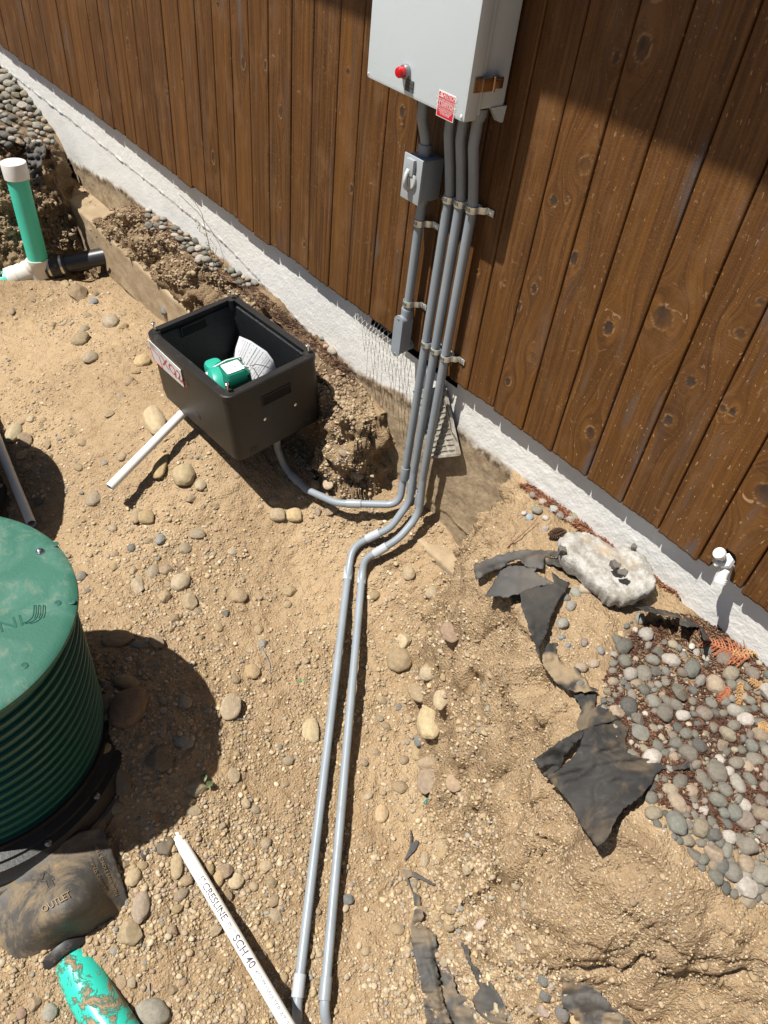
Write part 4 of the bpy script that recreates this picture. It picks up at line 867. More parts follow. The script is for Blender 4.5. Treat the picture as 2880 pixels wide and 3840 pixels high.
# long white pipe bottom left
v0, v1 = hz(634, 3085, -.915), hz(1100, 3880, -1.0)
LW = pipe('water_pipe', [v0, v1], .0182, WHITE, 'long white plastic pipe with printed lettering at the bottom of the photo', 'pipe')
ax = (v1-v0); Lp = np.linalg.norm(ax); ax /= Lp; tc = CAMC-(v0+v1)/2; tc -= ax*np.dot(tc, ax); tc /= np.linalg.norm(tc); sd_ = np.cross(tc, ax)
def ptext(s, at, size, dv=0, mt=None):
    V, F = text2d(s, size, 0, .010); mm = MB(); bm = bmesh.new(); vs = [bm.verts.new(v) for v in V]
    for f_ in F:
        try: bm.faces.new([vs[i] for i in f_])
        except ValueError: pass
    for k in range(1, 7): bmesh.ops.bisect_plane(bm, geom=bm.verts[:]+bm.edges[:]+bm.faces[:], plane_co=(0, size*.74*k/7, 0), plane_no=(0, 1, 0))
    bm.verts.index_update(); V = np.array([v.co[:] for v in bm.verts]); F = [[v.index for v in f_.verts] for f_ in bm.faces]; bm.free(); V[:, 1] -= size*.36
    mm.add([v0+ax*(at+p[0])+0.0188*(tc*math.cos((p[1]+dv)/.0185)+np.cross(tc, ax)*math.sin((p[1]+dv)/.0185)) for p in V], F); mm.build('pipe_print', mt or INK, LW); return at+V[:, 0].max()
GP = mat('print_pale', (.22, .23, .26), .6); e0 = .19
e = ptext('1"', e0, .022); e = ptext('CRESLINE', e+.006, .027); e = ptext('PVC', e+.012, .019, mt=GP); e = ptext('SCH 40', e+.006, .030); e = ptext('450 PSI WATER AT 23°F PVC 1120 NSF-PW-G', e+.010, .0175, mt=GP); e = ptext('ASTM D1785 PPFA', e+.008, .024); ptext('0322', e+.012, .02, mt=GP)
# pipe behind the riser on the left
pipe('water_pipe', [hz(-60, 1520, -.72), hz(50, 1800, -.755), hz(118, 1965, -.775)], .0182, WHITE, 'white plastic pipe in the shade above the green lid at the left edge', 'pipe', R=.3)
# ------------------------------------------------------------------ green riser with lid
def riser(cx, cy, label):
    t = empty('tank_riser', (cx, cy, -.80), label, 'riser')
    zt, zb_ = -.205, -.79; mb = MB(); pr = []; nr = 15; st = (zt-zb_)/nr
    for k in range(nr): z = zt-k*st; pr += [(zt-z, .346), (zt-z+.012, .3475), (zt-z+st-.011, .3475), (zt-z+st-.009, .3560), (zt-z+st-.005, .3575), (zt-z+st-.001, .3560)]
    pr.append((zt-zb_, .3475)); mb.lathe((cx, cy, zt), (0, 0, -1), pr, 128, True); mb.build('ribbed_wall', GREENR, t, auto=60)
    n = 160; lidp = [(0, 0), (0, .30), (.0012, .345), (.0035, .368), (.009, .3755), (.020, .3765), (.024, .374), (.024, .36)]
    mb = MB(); mb.lathe((cx, cy, -.188), (0, 0, -1), lidp[1:], n, True); ld = mb.build('lid', GREENL, t, auto=40)
    mb = MB(); mb.lathe((cx, cy, -.2125), (0, 0, -1), [(0, .3595), (.008, .3600), (.010, .358)], 96, False); mb.build('lid_gasket', worn('dusty_gasket', (.30, .27, .20), .8, var=.3, sc=30), t)
    mb = MB(); mb.lathe((cx, cy, -.775), (0, 0, -1), [(0, .357), (0, .366), (.016, .369), (.020, .395), (.030, .398), (.032, .418), (.05, .426), (.06, .440), (.10, .445)], 96, False); ad = mb.build('adapter_ring', BLACKP, t, auto=40)
    for a in range(0, 360, 24):
        a = math.radians(a+5); mb = MB(); mb.lathe((cx+.408*math.cos(a), cy+.408*math.sin(a), -.806), (0, 0, 1), [(0, .011), (.003, .010), (.006, .005), (.0062, 0)], 10, False); mb.build('ring_bolt', worn('dull_bolt', (.35, .34, .32), .35, .9), ad, auto=40)
    return t, ld
R1, LID = riser(2.805, -1.668, 'dark green ribbed tank riser with a dusty round lid at the left edge')
zl = -.1875
def lidp(x, y): return hz(x, y, zl)
bo = lidp(150, 2068); mb = MB(); mb.lathe(bo, (0, 0, 1), [(0, .0105), (.002, .0105), (.0022, .0065), (.008, .0065), (.009, .004), (.009, 0)], 6, False); mb.lathe(bo, (0, 0, 1), [(0, .012), (.0014, .0115), (.0016, 0)], 20, False); mb.build('lid_bolt', CHROME, LID)
for x, y in ((208, 2040), (216, 2261), (91, 2496), (270, 2256)):
    p = lidp(x, y); mb = MB(); mb.lathe(p, (0, 0, 1), [(0, .009), (.0007, .0075), (.0007, .0045), (.0002, .004), (.0002, 0)], 16, False); mb.build('moulded_dimple', worn('green_dimple', (.012, .085, .06), .6), LID, auto=40)
# raised emblem and lettering on the lid (seen upside down)
EM = worn('green_emboss', (.014, .092, .064), .45, var=.2, sc=30); mb = MB()
for i in range(3):
    x0 = 128+i*17; P = [lidp(*p) for p in ((x0, 2270), (x0-2, 2300), (x0-8, 2318), (x0-26, 2332), (x0-50, 2339))]; mb.tube(fillet(P, .02, 6), .0016, 6)
    P = [lidp(*p) for p in ((x0, 2270), (x0+8, 2271), (x0+7, 2300), (x0+1, 2318))]; mb.tube(fillet(P, .01, 4), .0014, 6)
mb.build('lid_emblem', EM, LID, smooth=True)
ea, eb = lidp(84, 2303), lidp(-10, 2333); dx = eb-ea; sc_ = np.linalg.norm(dx); dx /= sc_; dyv = np.cross([0, 0, 1.], dx)
V, F = text2d('INFILTRATOR', .052, 0); mb = MB(); 
mb.add([ea+dx*v[0]*1.15+dyv*(v[1]) + np.array([0, 0, .0008]) for v in V], F); mb.build('lid_lettering', EM, LID)
R2_, L2_ = riser(1.62, -1.63, 'x')
for o in (R2_,): o['label'] = 'second green riser standing outside the left edge, only its shadow shows'
# ------------------------------------------------------------------ tank top
TPX = [(-200,3290,-.84),(0,3270,-.84),(100,3235,-.835),(250,3215,-.84),(400,3200,-.85),(420,3225,-.86),(460,3330,-.90),(490,3435,-.935),(430,3500,-.975),(415,3330,-.885),
       (200,3300,-.83),(140,3390,-.785),(235,3360,-.765),(330,3340,-.775),(160,3480,-.79),(250,3445,-.77),(350,3395,-.785),(176,3525,-.88),(268,3482,-.86),(368,3430,-.86),(175,3600,-1.0),(275,3530,-.98),(378,3475,-.96),(60,3330,-.84),(395,3380,-.89),(405,3300,-.875),
       (70,3400,-.85),(30,3500,-.89),(90,3600,-.94),(130,3715,-1.02),(180,3700,-1.04),(0,3620,-.95),(-150,3600,-.95),(100,3740,-1.05),(-200,3900,-1.05),(420,3540,-1.03),(460,3520,-1.03)]
TB = np.array([[x/500., y/500.] for x, y, z in TPX]); _tz = rbf(TB, np.array([z for *_, z in TPX]), .06)
TOUT = [(-220,3330),(0,3285),(60,3268),(130,3228),(200,3180),(300,3120),(380,3100),(420,3190),(455,3290),(497,3440),(478,3500),(430,3560),(405,3500),(330,3520),(255,3545),(215,3600),(190,3690),(130,3740),(100,3735),(60,3640),(20,3560),(-60,3520),(-220,3560)]
def inpoly(x, y, Q):
    c = False; n = len(Q)
    for i in range(n):
        a, b = Q[i], Q[(i+1) % n]
        if (a[1] > y) != (b[1] > y) and x < (b[0]-a[0])*(y-a[1])/(b[1]-a[1])+a[0]: c = not c
    return c
def sheet(outl, step, fz, jit=0, seed=1):
    "triangulated sheet inside an outline; fz(x, y) -> 3D point"
    rr = random.Random(seed); O = []
    for i in range(len(outl)):
        a, b = np.array(outl[i], float), np.array(outl[(i+1) % len(outl)], float); L = np.linalg.norm(b-a); n = max(1, int(L/step))
        for k in range(n): O.append(a+(b-a)*k/n+(np.array([rr.uniform(-jit, jit), rr.uniform(-jit, jit)]) if k else 0))
    xs = [p[0] for p in O]; ys = [p[1] for p in O]; I = []
    y = min(ys)
    while y < max(ys):
        x = min(xs)+(step*.5 if int(y/step) % 2 else 0)
        while x < max(xs):
            if inpoly(x, y, O) and min((x-p[0])**2+(y-p[1])**2 for p in O) > (step*.5)**2: I.append((x+rr.uniform(-.15, .15)*step, y+rr.uniform(-.15, .15)*step))
            x += step
        y += step
    pts = [Vector((float(p[0]), float(p[1]))) for p in O]+[Vector(p) for p in I]; n = len(O)
    V2, _, F2, *_ = delaunay_2d_cdt(pts, [], [list(range(n))], 1, 1e-6)
    return [(v.x, v.y) for v in V2], [list(f) for f in F2], n
def tankz(x, y):
    z = float(_tz(np.array(x/500.), np.array(y/500.))); p = hz(x, y, z); q = .0035*fbm(p[0]*9, p[1]*9, 1., 3); return p+np.array([0, 0, float(q)])
V2, F2, n0 = sheet(TOUT, 9, None, 1.5)
V3 = [tankz(*v) for v in V2]
TANKO = empty('septic_tank', hz(200, 3400, -.9), 'dirty black moulded tank shoulder with raised lettering at the lower left corner', 'tank')
# skirt down from the outline
mb = MB(); mb.add(V3, F2); bm = bmesh.new(); me_ = mesh('t', mb.V, mb.F); bm.from_mesh(me_)
be = [e for e in bm.edges if e.is_boundary]; ex = bmesh.ops.extrude_edge_only(bm, edges=be)
for v in [g for g in ex['geom'] if isinstance(g, bmesh.types.BMVert)]: v.co.z -= .22
bmesh.ops.recalc_face_normals(bm, faces=bm.faces[:]); bm.to_mesh(me_); bm.free(); me_.polygons.foreach_set('use_smooth', np.ones(len(me_.polygons), dtype=bool))
tk = link('tank_shoulder', me_, TANK, TANKO)
def ttext(s, a, b, size, name='raised_lettering'):
    "lettering from picture point a towards b, following the shoulder"
    V, F = text2d(s, size); A3, B3 = tankz(*a), tankz(*b); d = B3-A3; d /= np.linalg.norm(d); up = np.cross(np.cross(d, -ray(*a)), d); up /= np.linalg.norm(up)
    Lx = V[:, 0].max(); A = np.array(a, float); Bv = np.array(b, float); m = MB(); 
    ux = (Bv-A)/np.linalg.norm(Bv-A); k = np.linalg.norm(Bv-A)/Lx; uy = np.array([ux[1], -ux[0]])
    def P(v): q = A+ux*v[0]*k+uy*v[1]*k; return tankz(q[0], q[1])+np.array([0, -.0005, .0028])
    m.add([P(v) for v in V], F)
    bm = bmesh.new(); me = mesh('t', m.V, m.F); bm.from_mesh(me); r = bmesh.ops.extrude_face_region(bm, geom=bm.faces[:])
    for v in [g for g in r['geom'] if isinstance(g, bmesh.types.BMVert)]: pass
    for v in bm.verts: pass
    ev = [g for g in r['geom'] if isinstance(g, bmesh.types.BMVert)]
    for v in ev: v.co.z += .002
    bm.to_mesh(me); bm.free(); link(name, me, worn('lettering_dirty', (.26, .19, .11), .7, var=.3, sc=40), tk)
ttext('OUTLET', (164, 3425), (272, 3362), .05)
ttext('DRILL 5" HOLE SAW WITH', (352, 3170), (433, 3362), .03); ttext('4" I.D. GASKET', (341, 3243), (388, 3338), .03)
mb = MB(); AR = [(166, 3330), (155, 3300), (176, 3272), (200, 3298), (190, 3300), (200, 3322), (180, 3332), (170, 3305), (158, 3304)]
AP = [(157, 3304), (166, 3268), (204, 3298), (193, 3299), (204, 3324), (181, 3334), (172, 3304), (157, 3304)]
for i in range(len(AP)-1): mb.tube([tankz(*AP[i])+[0, 0, .001], tankz(*AP[i+1])+[0, 0, .001]], .0018, 6)
mb.build('raised_arrow', TANK, tk)
# black flanges of the tank in the riser's shade, and the lug
mb = MB(); mb.lathe((2.805, -1.668, -.845), (0, 0, -1), [(0, .40), (.001, .452), (.012, .462), (.05, .47), (.12, .48)], 90, False); mb.build('tank_flange', TANK, TANKO, auto=40)
def lump(name, pts, h, m, parent, rnd=.008):
    "a rounded block whose top outline is a list of 3D points"
    P = np.array(pts); c = P.mean(0); mb = MB(); rings = [c+(P-c)*.82+[0, 0, 0], c+(P-c)*.94-[0, 0, rnd*.3], P-[0, 0, rnd], P+(P-c)*.04-[0, 0, h]]
    loft(mb, [list(map(tuple, r)) for r in rings], False, True, False); return mb.build(name, m, parent, auto=50)
lump('tank_lug', [hz(x, y, -.90) for x, y in ((578, 3165), (600, 3140), (640, 3132), (652, 3150), (640, 3185), (630, 3205), (590, 3200))], .14, TANK, TANKO)
lump('tank_rib', [hz(x, y, -.93) for x, y in ((552, 3208), (580, 3190), (600, 3200), (634, 3205), (628, 3226), (600, 3215), (575, 3235))], .14, TANK, TANKO)
lump('tank_rib', [hz(x, y, -.90) for x, y in ((400, 3085), (470, 3050), (545, 3090), (565, 3190), (540, 3225), (480, 3140), (420, 3160))], .12, TANK, TANKO)
# teal outlet pipe, bottom left
def tealdirty():
    m = mat('teal_pipe_dirty', rough=.4); n = N(m); d = n.noise(16, 7, .72, dist=.8); z = n.node('SeparateXYZ'); n.put(z.inputs[0], n.co)
    f = n.ramp(d, .50, .56); c = n.mix(f, (.03, .50, .38), n.mix(n.ramp(n.noise(80, 4), .3, .7), (.24, .165, .10), (.36, .26, .155))); n.col(c); n.rough(n.ramp(f, 0, 1, .35, .95)); n.bump(n.math('MULTIPLY', f, n.ramp(n.noise(90, 4), .3, .7, .5, 1.)), .004); return m
TD = tealdirty()
tpts = [hz(215, 3470, -1.0), hz(286, 3625, -.998), hz(356, 3755, -.995), hz(422, 3860, -.995), hz(508, 4000, -.995)]
tp_ = empty('outlet_pipe', tpts[1], 'bright teal sewer pipe smeared with dirt, leaving the black tank', 'pipe')
mb = MB(); mb.tube(fillet(tpts, .3, 6), .058, 36); mb.build('pipe', TD, tp_, smooth=True, auto=60)
a = tpts[1]-tpts[0]; a /= np.linalg.norm(a)
mb = MB(); mb.lathe(tpts[0]+a*.085, a, [(0, .082), (.018, .080), (.026, .072), (.026, .059)], 36, False); mb.build('rubber_gasket', RUBBER, tp_, auto=40)
# ------------------------------------------------------------------ clean-out tee, upper left
TE = empty('cleanout_tee', (0, -.42, -.76), 'white pipe tee with a capped teal standpipe at the upper left', 'pipe')
b_ = CAMC+4.33*ray(143, 975); t_ = CAMC+4.02*ray(62, 660); ax2 = (t_-b_); 
tc_ = CAMC+4.38*ray(112, 1016); r_ = .0545
WF = worn('cream_pvc_fitting', (.66, .64, .57), .35, var=.04, amt=.05)
up = t_-b_; upn = up/np.linalg.norm(up)
mb = MB(); mb.tube([b_, t_], r_, 40); mb.build('standpipe', TEAL, TE, auto=50)
mb = MB(); mb.lathe(t_-upn*.01, upn, [(0, r_), (0, r_+.0085), (.075, r_+.0100), (.080, r_+.0085), (.083, r_+.004), (.084, 0)], 44, False); mb.build('cap', WHITE, TE, auto=35)
e1 = hy(386, 962, -.11); bdir = e1-tc_; bn = bdir/np.linalg.norm(bdir); l1 = CAMC+4.33*ray(-90, 1100); ln_ = l1-tc_; ln_ /= np.linalg.norm(ln_)
elb = fillet([b_-upn*.005, tc_+upn*.02+ln_*.0, tc_+ln_*.10], .11, 8)
rf = r_+.007
mb = MB(); mb.lathe(b_+upn*.010, -upn, [(0, r_), (0, rf), (.045, rf+.001), (.05, rf-.003), (.13, rf-.003)], 40, False)
mb.tube([tc_+bn*.115, tc_+bn*.05, tc_, tc_+ln_*.06, tc_+ln_*.115], [rf-.001, rf+.000, rf+.001, rf, rf-.001], 40); mb.lathe(tc_+ln_*.07, ln_, [(0, rf-.002), (.001, rf+.003), (.055, rf+.003), (.055, r_)], 40, False)
# sweep between upright and run
mb.tube(fillet([b_-upn*.02, (b_*.35+tc_*.65), tc_+bn*.085], .2, 10), [rf-.003]*13, 36)
mb.build('tee_fitting', WF, TE, auto=50)
mb = MB(); mb.tube([tc_+ln_*.10, l1], r_, 36); mb.build('side_pipe', TEAL, TE, auto=50)
k0 = tc_+bn*.100; mb = MB(); mb.lathe(k0, bn, [(0, rf-.004), (0, rf+.006), (.045, rf+.006), (.060, rf+.000), (.085, rf-.003), (.11, rf-.003), (.11, r_-.006)], 36, False); cpl = mb.build('rubber_coupling', RUBBER, TE, auto=40)
for d_, rr_ in ((.016, rf+.0065), (.084, rf-.0015)):
    mb = MB(); mb.lathe(k0+bn*d_, bn, [(0, rr_-.002), (0, rr_+.001), (.013, rr_+.001), (.013, rr_-.002)], 36, False); mb.build('hose_clamp', worn('steel_clamp', (.55, .52, .46), .3, 1.), cpl, auto=40)
mb = MB(); mb.tube([k0+bn*.10, e1+bn*.30], r_-.006, 36); mb.build('black_pipe', worn('black_abs', (.025, .027, .03), .4, amt=.1, dirt=(.2, .15, .1)), TE, auto=50)
# ------------------------------------------------------------------ stones
def ico(sub): 
    bm = bmesh.new(); bmesh.ops.create_icosphere(bm, subdivisions=sub, radius=1); bm.verts.index_update()
    V = np.array([v.co[:] for v in bm.verts]); F = np.array([[v.index for v in f.verts] for f in bm.faces]); bm.free(); return V, F
IV3, IF3 = ico(4); IV1, IF1 = ico(2)
def stone_shape(V, k, ang):
    "ang 0 rounded .. 1 angular"
    o = k*7.7; d = 1+.13*fbm(V[:, 0]*.9+o, V[:, 1]*.9, V[:, 2]*.9, 2)+.03*fbm(V[:, 0]*3+o, V[:, 1]*3, V[:, 2]*3, 2)
    P = V*d[:, None]
    if ang > 0:
        r5 = np.random.default_rng(k+50)
        for _ in range(11):
            n_ = r5.normal(size=3); n_ /= np.linalg.norm(n_); h = r5.uniform(.58, .86); q = P @ n_-h; P = P-np.outer(np.maximum(q, 0)*ang, n_)
        P *= 1.15; P += V*(.02*fbm(V[:, 0]*6+o, V[:, 1]*6, V[:, 2]*6, 3))[:, None]
    return P
SM = [mesh('rounded_stone', stone_shape(IV3, k, 0 if k % 3 else .25), IF3, True) for k in range(9)]
AM = [mesh('angular_stone', stone_shape(IV3, k+20, .92), IF3, True) for k in range(7)]
for m_ in SM+AM: m_.materials.append(STONE)
TAN = [(.37, .275, .165), (.41, .315, .20), (.32, .24, .145), (.43, .345, .23), (.35, .26, .17), (.39, .29, .16), (.33, .265, .185)]
GRY = [(.20, .19, .16), (.26, .24, .20), (.165, .155, .135), (.30, .275, .23), (.23, .205, .17)]
PEB = [(.170, .165, .135), (.22, .21, .175), (.13, .125, .11), (.28, .26, .22), (.21, .185, .15), (.32, .25, .18), (.165, .168, .145), (.42, .38, .33), (.23, .185, .15), (.20, .18, .145), (.33, .28, .20), (.12, .117, .105), (.19, .185, .155), (.24, .225, .185)]
camu = CAMR[:, 0]; STL = []; PBQ = []
def put_stone(name, me, P, nrm, a, b, c, col, yaw, sink, label, cat, group=None):
    o = bpy.data.objects.new(name, me); COL.objects.link(o)
    nrm = np.array(nrm, float)*.5+np.array([0, 0, 1.]); nrm /= np.linalg.norm(nrm)
    u = camu-nrm*np.dot(camu, nrm); u /= np.linalg.norm(u); v = np.cross(nrm, u); cy, sy = math.cos(yaw), math.sin(yaw); u2 = u*cy+v*sy; v2 = -u*sy+v*cy
    Mx = Matrix.Identity(4)
    for i in range(3): Mx[i][0] = u2[i]*a; Mx[i][1] = v2[i]*b; Mx[i][2] = nrm[i]*c; Mx[i][3] = P[i]+nrm[i]*c*sink
    o.matrix_world = Mx; o.color = (*col, 1); STL.append((o, P)); return tag(o, label, cat, group)
def stone_px(x, y, w_, h_, kind='r', colr='t', tilt=0, label=None, group=None, name='stone', k=None, zoff=0, sink=.25):
    P, nn = G(x, y); d = np.dot(P-CAMC, -CAMR[:, 2]); vv = ray(x, y); vv /= np.linalg.norm(vv); el = max(.45, abs(vv[2]))
    a = w_*d/FPX/2*1.03; b = h_*d/FPX/2/el*1.0; c = min(a, b)*random.uniform(.55, .72)
    # keep the silhouette centre where it was seen: step back under the stone
    P = P+np.array([vv[0], vv[1], 0])*c*.35
    me = random.choice(AM) if kind == 'a' else random.choice(SM)
    pal = TAN if colr == 't' else GRY if colr == 'g' else PEB if colr == 'p' else None
    col = random.choice(pal) if pal else colr; f = random.uniform(.88, 1.12)*(.98 if pal is TAN else 1)
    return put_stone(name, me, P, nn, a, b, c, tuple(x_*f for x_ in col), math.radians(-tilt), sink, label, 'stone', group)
BIG = [ # x y w h kind colour tilt label
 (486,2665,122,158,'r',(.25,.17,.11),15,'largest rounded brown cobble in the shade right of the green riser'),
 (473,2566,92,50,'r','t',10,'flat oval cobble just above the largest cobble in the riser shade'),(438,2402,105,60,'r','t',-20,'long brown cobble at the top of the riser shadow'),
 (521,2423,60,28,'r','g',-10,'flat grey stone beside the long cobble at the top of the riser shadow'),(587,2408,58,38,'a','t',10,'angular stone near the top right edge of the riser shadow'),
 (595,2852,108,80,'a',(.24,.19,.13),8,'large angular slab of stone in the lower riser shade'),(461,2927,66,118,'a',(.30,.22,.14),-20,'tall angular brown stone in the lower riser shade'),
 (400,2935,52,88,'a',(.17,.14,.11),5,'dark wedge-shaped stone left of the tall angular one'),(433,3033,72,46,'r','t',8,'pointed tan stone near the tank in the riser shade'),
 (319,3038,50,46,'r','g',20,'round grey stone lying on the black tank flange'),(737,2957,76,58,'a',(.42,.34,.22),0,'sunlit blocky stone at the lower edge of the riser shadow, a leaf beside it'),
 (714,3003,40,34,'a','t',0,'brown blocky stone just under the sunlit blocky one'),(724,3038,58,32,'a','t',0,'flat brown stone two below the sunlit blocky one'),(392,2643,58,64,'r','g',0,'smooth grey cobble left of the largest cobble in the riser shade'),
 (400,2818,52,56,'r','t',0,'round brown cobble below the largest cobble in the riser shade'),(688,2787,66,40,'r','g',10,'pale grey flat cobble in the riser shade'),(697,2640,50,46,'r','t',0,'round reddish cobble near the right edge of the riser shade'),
 (395,2573,34,34,'r','g',0,'small round cobble at the ribbed wall in the riser shade'),
 (1163,2749,66,78,'r',(.50,.40,.24),0,'big pale yellow cobble left of the two conduits'),(946,2523,50,48,'r',(.48,.34,.19),0,'round yellowish stone above the short grey wire scraps'),(868,2653,78,88,'a',(.46,.36,.24),20,'flat pale irregular stone right of the riser shadow'),
 (894,2241,56,42,'r','t',0,'oval tan cobble above a small dark stone in mid floor'),(1089,2219,56,36,'a','t',0,'wedge-shaped tan stone left of the conduit couplings'),(677,2189,66,62,'r',(.46,.37,.25),15,'largest stone of the heap right of the green lid'),
 (521,2198,48,62,'a','t',-15,'upright angular stone at the left of the heap near the green lid'),(620,2236,44,46,'a','t',0,'cube-like stone at the bottom of the heap near the green lid'),(573,2148,40,50,'r','t',0,'oval stone at the left middle of the stone heap'),
 (625,2140,56,36,'a','t',0,'grey tan stone in the middle of the stone heap'),(694,2062,42,36,'r','t',0,'round stone at the top right of the stone heap'),(601,2026,32,38,'r',(.26,.265,.24),0,'grey round pebble at the top of the stone heap'),
 (712,2260,56,56,'a','t',0,'flat tan stone right below the stone heap'),(742,2007,60,32,'r','t',0,'flat oval stone above the heap, lying level'),(1102,1937,58,42,'r',(.48,.36,.2),0,'yellow cobble below the curved conduit from the box'),
 (1041,1937,58,38,'r','t',0,'flat cobble left of the yellow cobble below the curved conduit'),(512,1937,34,52,'r','t',0,'upright oval stone left of the flat pair in mid floor'),(548,1946,60,40,'r','t',0,'flat tan stone beside the upright oval one'),
 (582,1585,78,98,'r',(.46,.36,.22),-25,'big pale cobble behind the short white pipe'),(603,1754,50,80,'r',(.48,.35,.18),5,'tall yellow cobble crossed by the short pipe\'s shadow'),(690,1789,82,64,'r',(.46,.36,.21),-10,'wide flat yellow cobble in front of the black box'),
 (751,1824,36,32,'r','t',0,'small round stone right of the wide flat yellow cobble'),(352,1876,50,46,'r','t',0,'round stone alone below the short white pipe'),(304,1281,58,42,'r',(.30,.23,.14),0,'brown half-buried cobble in the open floor left of the box'),
 (417,1212,62,42,'r',(.40,.33,.23),-20,'oval cobble with a slanting top above the box corner'),(291,1108,66,44,'a',(.28,.20,.12),-20,'dark angular rock below the black drain coupling'),(534,1359,54,38,'r',(.48,.35,.19),5,'bright yellow cobble at the left side of the black box'),
 (352,1134,32,20,'r',(.26,.28,.29),0,'small bluish grey pebble right of the dark angular rock'),(339,1346,50,40,'r','t',0,'half-buried round stone below the brown cobble'),(52,1628,50,62,'r',(.42,.35,.22),0,'pale mossy cobble near the left edge above the white pipe'),
 (95,1654,54,40,'a','t',0,'blunt stone right of the pale mossy cobble'),(1033,1880,44,36,'r','t',0,'round stone left below the curved conduit'),(1232,1802,42,58,'r',(.46,.35,.24),0,'heart-shaped pale cobble beside the box shadow'),
 (460,1715,34,30,'r','t',0,'small round stone left of the tall yellow cobble'),(486,1433,30,30,'r','t',0,'small round stone left of the box label'),(620,1160,32,30,'r','g',0,'grey pebble lying beside the far top corner of the box'),
 (1240,1914,52,38,'a',(.38,.29,.19),0,'lumpy stone touching the curved conduit from below'),(1185,1820,38,28,'r','t',0,'flat stone inside the curve of the conduit'),(1340,1781,40,30,'r',(.30,.25,.19),0,'brownish pebble above the left conduit coupling'),
 (1609,2719,78,116,'r',(.48,.38,.22),0,'tall smooth yellow oval cobble right of the conduits'),(1653,2627,62,66,'r',(.48,.38,.24),0,'round pale stone just above the tall yellow oval cobble'),(1570,2601,76,64,'a','t',0,'angular stone left above the tall yellow oval cobble'),
 (1605,2528,60,44,'r','t',0,'oval stone with a chipped corner between conduits and bank'),(1687,2371,74,58,'a',(.36,.25,.17),0,'squared brown rock sitting in a hollow of the floor'),(1518,2406,56,54,'a',(.48,.38,.24),0,'pale angular rock right of the conduits near mid photo'),
 (1500,2480,92,80,'r',(.36,.27,.16),0,'dirt-covered boulder below the pale angular rock'),(1618,2228,52,40,'r','t',0,'tan stone in the smooth dirt right of the couplings'),(1535,2154,46,44,'r','t',0,'round stone a little right of the right conduit coupling'),
 (1571,2779,35,36,'r',(.17,.18,.17),0,'dark grey pebble at the foot of the tall yellow oval cobble'),(1562,2827,36,55,'r','t',0,'upright stone below the dark grey pebble'),(1605,2866,74,48,'r','t',0,'buried flat stone below the tall yellow oval cobble'),
 (1618,2932,100,108,'a',(.36,.27,.19),15,'big angular brown rock right of the conduits'),(1705,2936,60,62,'a',(.46,.33,.22),0,'chipped orange-tan rock against the big angular brown one'),(1501,2954,56,40,'r','t',0,'flat tan stone left of the big angular brown rock'),
 (1430,3053,48,64,'r',(.47,.34,.2),0,'yellow cobble close to the right conduit'),(1661,3201,48,76,'a','t',-10,'tall pointed stone below the big brown rock'),(1592,3223,36,56,'r','t',0,'long upright stone left of the tall pointed one'),
 (1809,3466,50,30,'r',(.50,.42,.36),-30,'small white stone slanting on the floor beside the weed fabric'),(1765,3518,46,34,'a',(.52,.47,.37),0,'white angular stone beside the torn weed fabric'),(1956,3544,42,48,'r','t',0,'tan stone between the fabric and the bank'),
 (2039,3674,42,46,'r',(.17,.17,.15),0,'dark mottled pebble, topmost of the row by the bank foot'),(2043,3735,40,38,'r',(.16,.16,.15),0,'dark pebble second in the row by the bank foot'),(2121,3744,34,42,'r',(.19,.16,.15),0,'dark brown pebble lying on the fabric at the bank foot'),
 (2108,3800,46,62,'r',(.17,.16,.15),-30,'long dark pebble at the bottom edge beside a tan one'),(2152,3813,36,52,'r',(.47,.36,.2),0,'tan egg-shaped pebble at the bottom edge'),(2039,3791,44,42,'a',(.42,.33,.28),0,'pinkish angular stone at the bottom edge'),
 (1865,3774,30,44,'r',(.50,.43,.28),0,'pale oval pebble lying on the torn fabric near the bottom'),(530,3401,62,94,'r',(.34,.27,.20),0,'smooth brown oval cobble beside the black tank edge'),(486,3500,94,84,'a',(.40,.31,.19),0,'jagged tan rock below the black tank edge'),
 (503,3292,50,64,'r',(.46,.36,.22),20,'yellow cobble with a rust ring beside the tank'),(470,3245,46,32,'a','t',0,'angular brown stone at the edge of the riser shadow by the tank'),(573,3804,124,92,'r',(.29,.27,.22),0,'largest grey-tan cobble at the bottom left'),
 (187,3800,46,52,'r',(.34,.32,.26),0,'grey round pebble left of the teal pipe'),(135,3765,46,48,'a','t',0,'brown chunk left of the grey round pebble at the bottom'),(80,3803,36,36,'r',(.34,.23,.17),0,'reddish round pebble near the bottom left corner'),
 (664,3245,44,88,'r',(.46,.35,.21),-10,'long cobble left of the long white pipe'),(700,3305,52,36,'r','t',0,'buried stone under the left side of the long white pipe'),(885,3305,54,56,'r',(.48,.38,.24),0,'pale cobble with a chipped side right of the white pipe'),
 (998,3249,54,40,'r','t',0,'half-buried oval stone between white pipe and conduits'),(820,3298,40,60,'r',(.47,.34,.19),10,'yellow upright cobble touching the white pipe'),(786,3262,36,46,'r','t',0,'small stone above the yellow cobble at the white pipe'),
 (651,3713,44,36,'a','t',0,'angular stone right of the teal pipe'),(456,3678,40,46,'a','t',0,'brown block against the teal pipe'),(495,3686,30,36,'r','t',0,'small block right of the brown one by the teal pipe'),
 (1306,3375,46,36,'a',(.17,.175,.165),0,'dark grey angular stone touching the right conduit\'s shadow'),(845,3270,58,50,'a','t',0,'rounded block leaning on the white pipe')]
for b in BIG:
    x, y, w_, h_, kd, cl, tl, lb = b; stone_px(x, y, w_, h_, kd, cl, tl, lb)
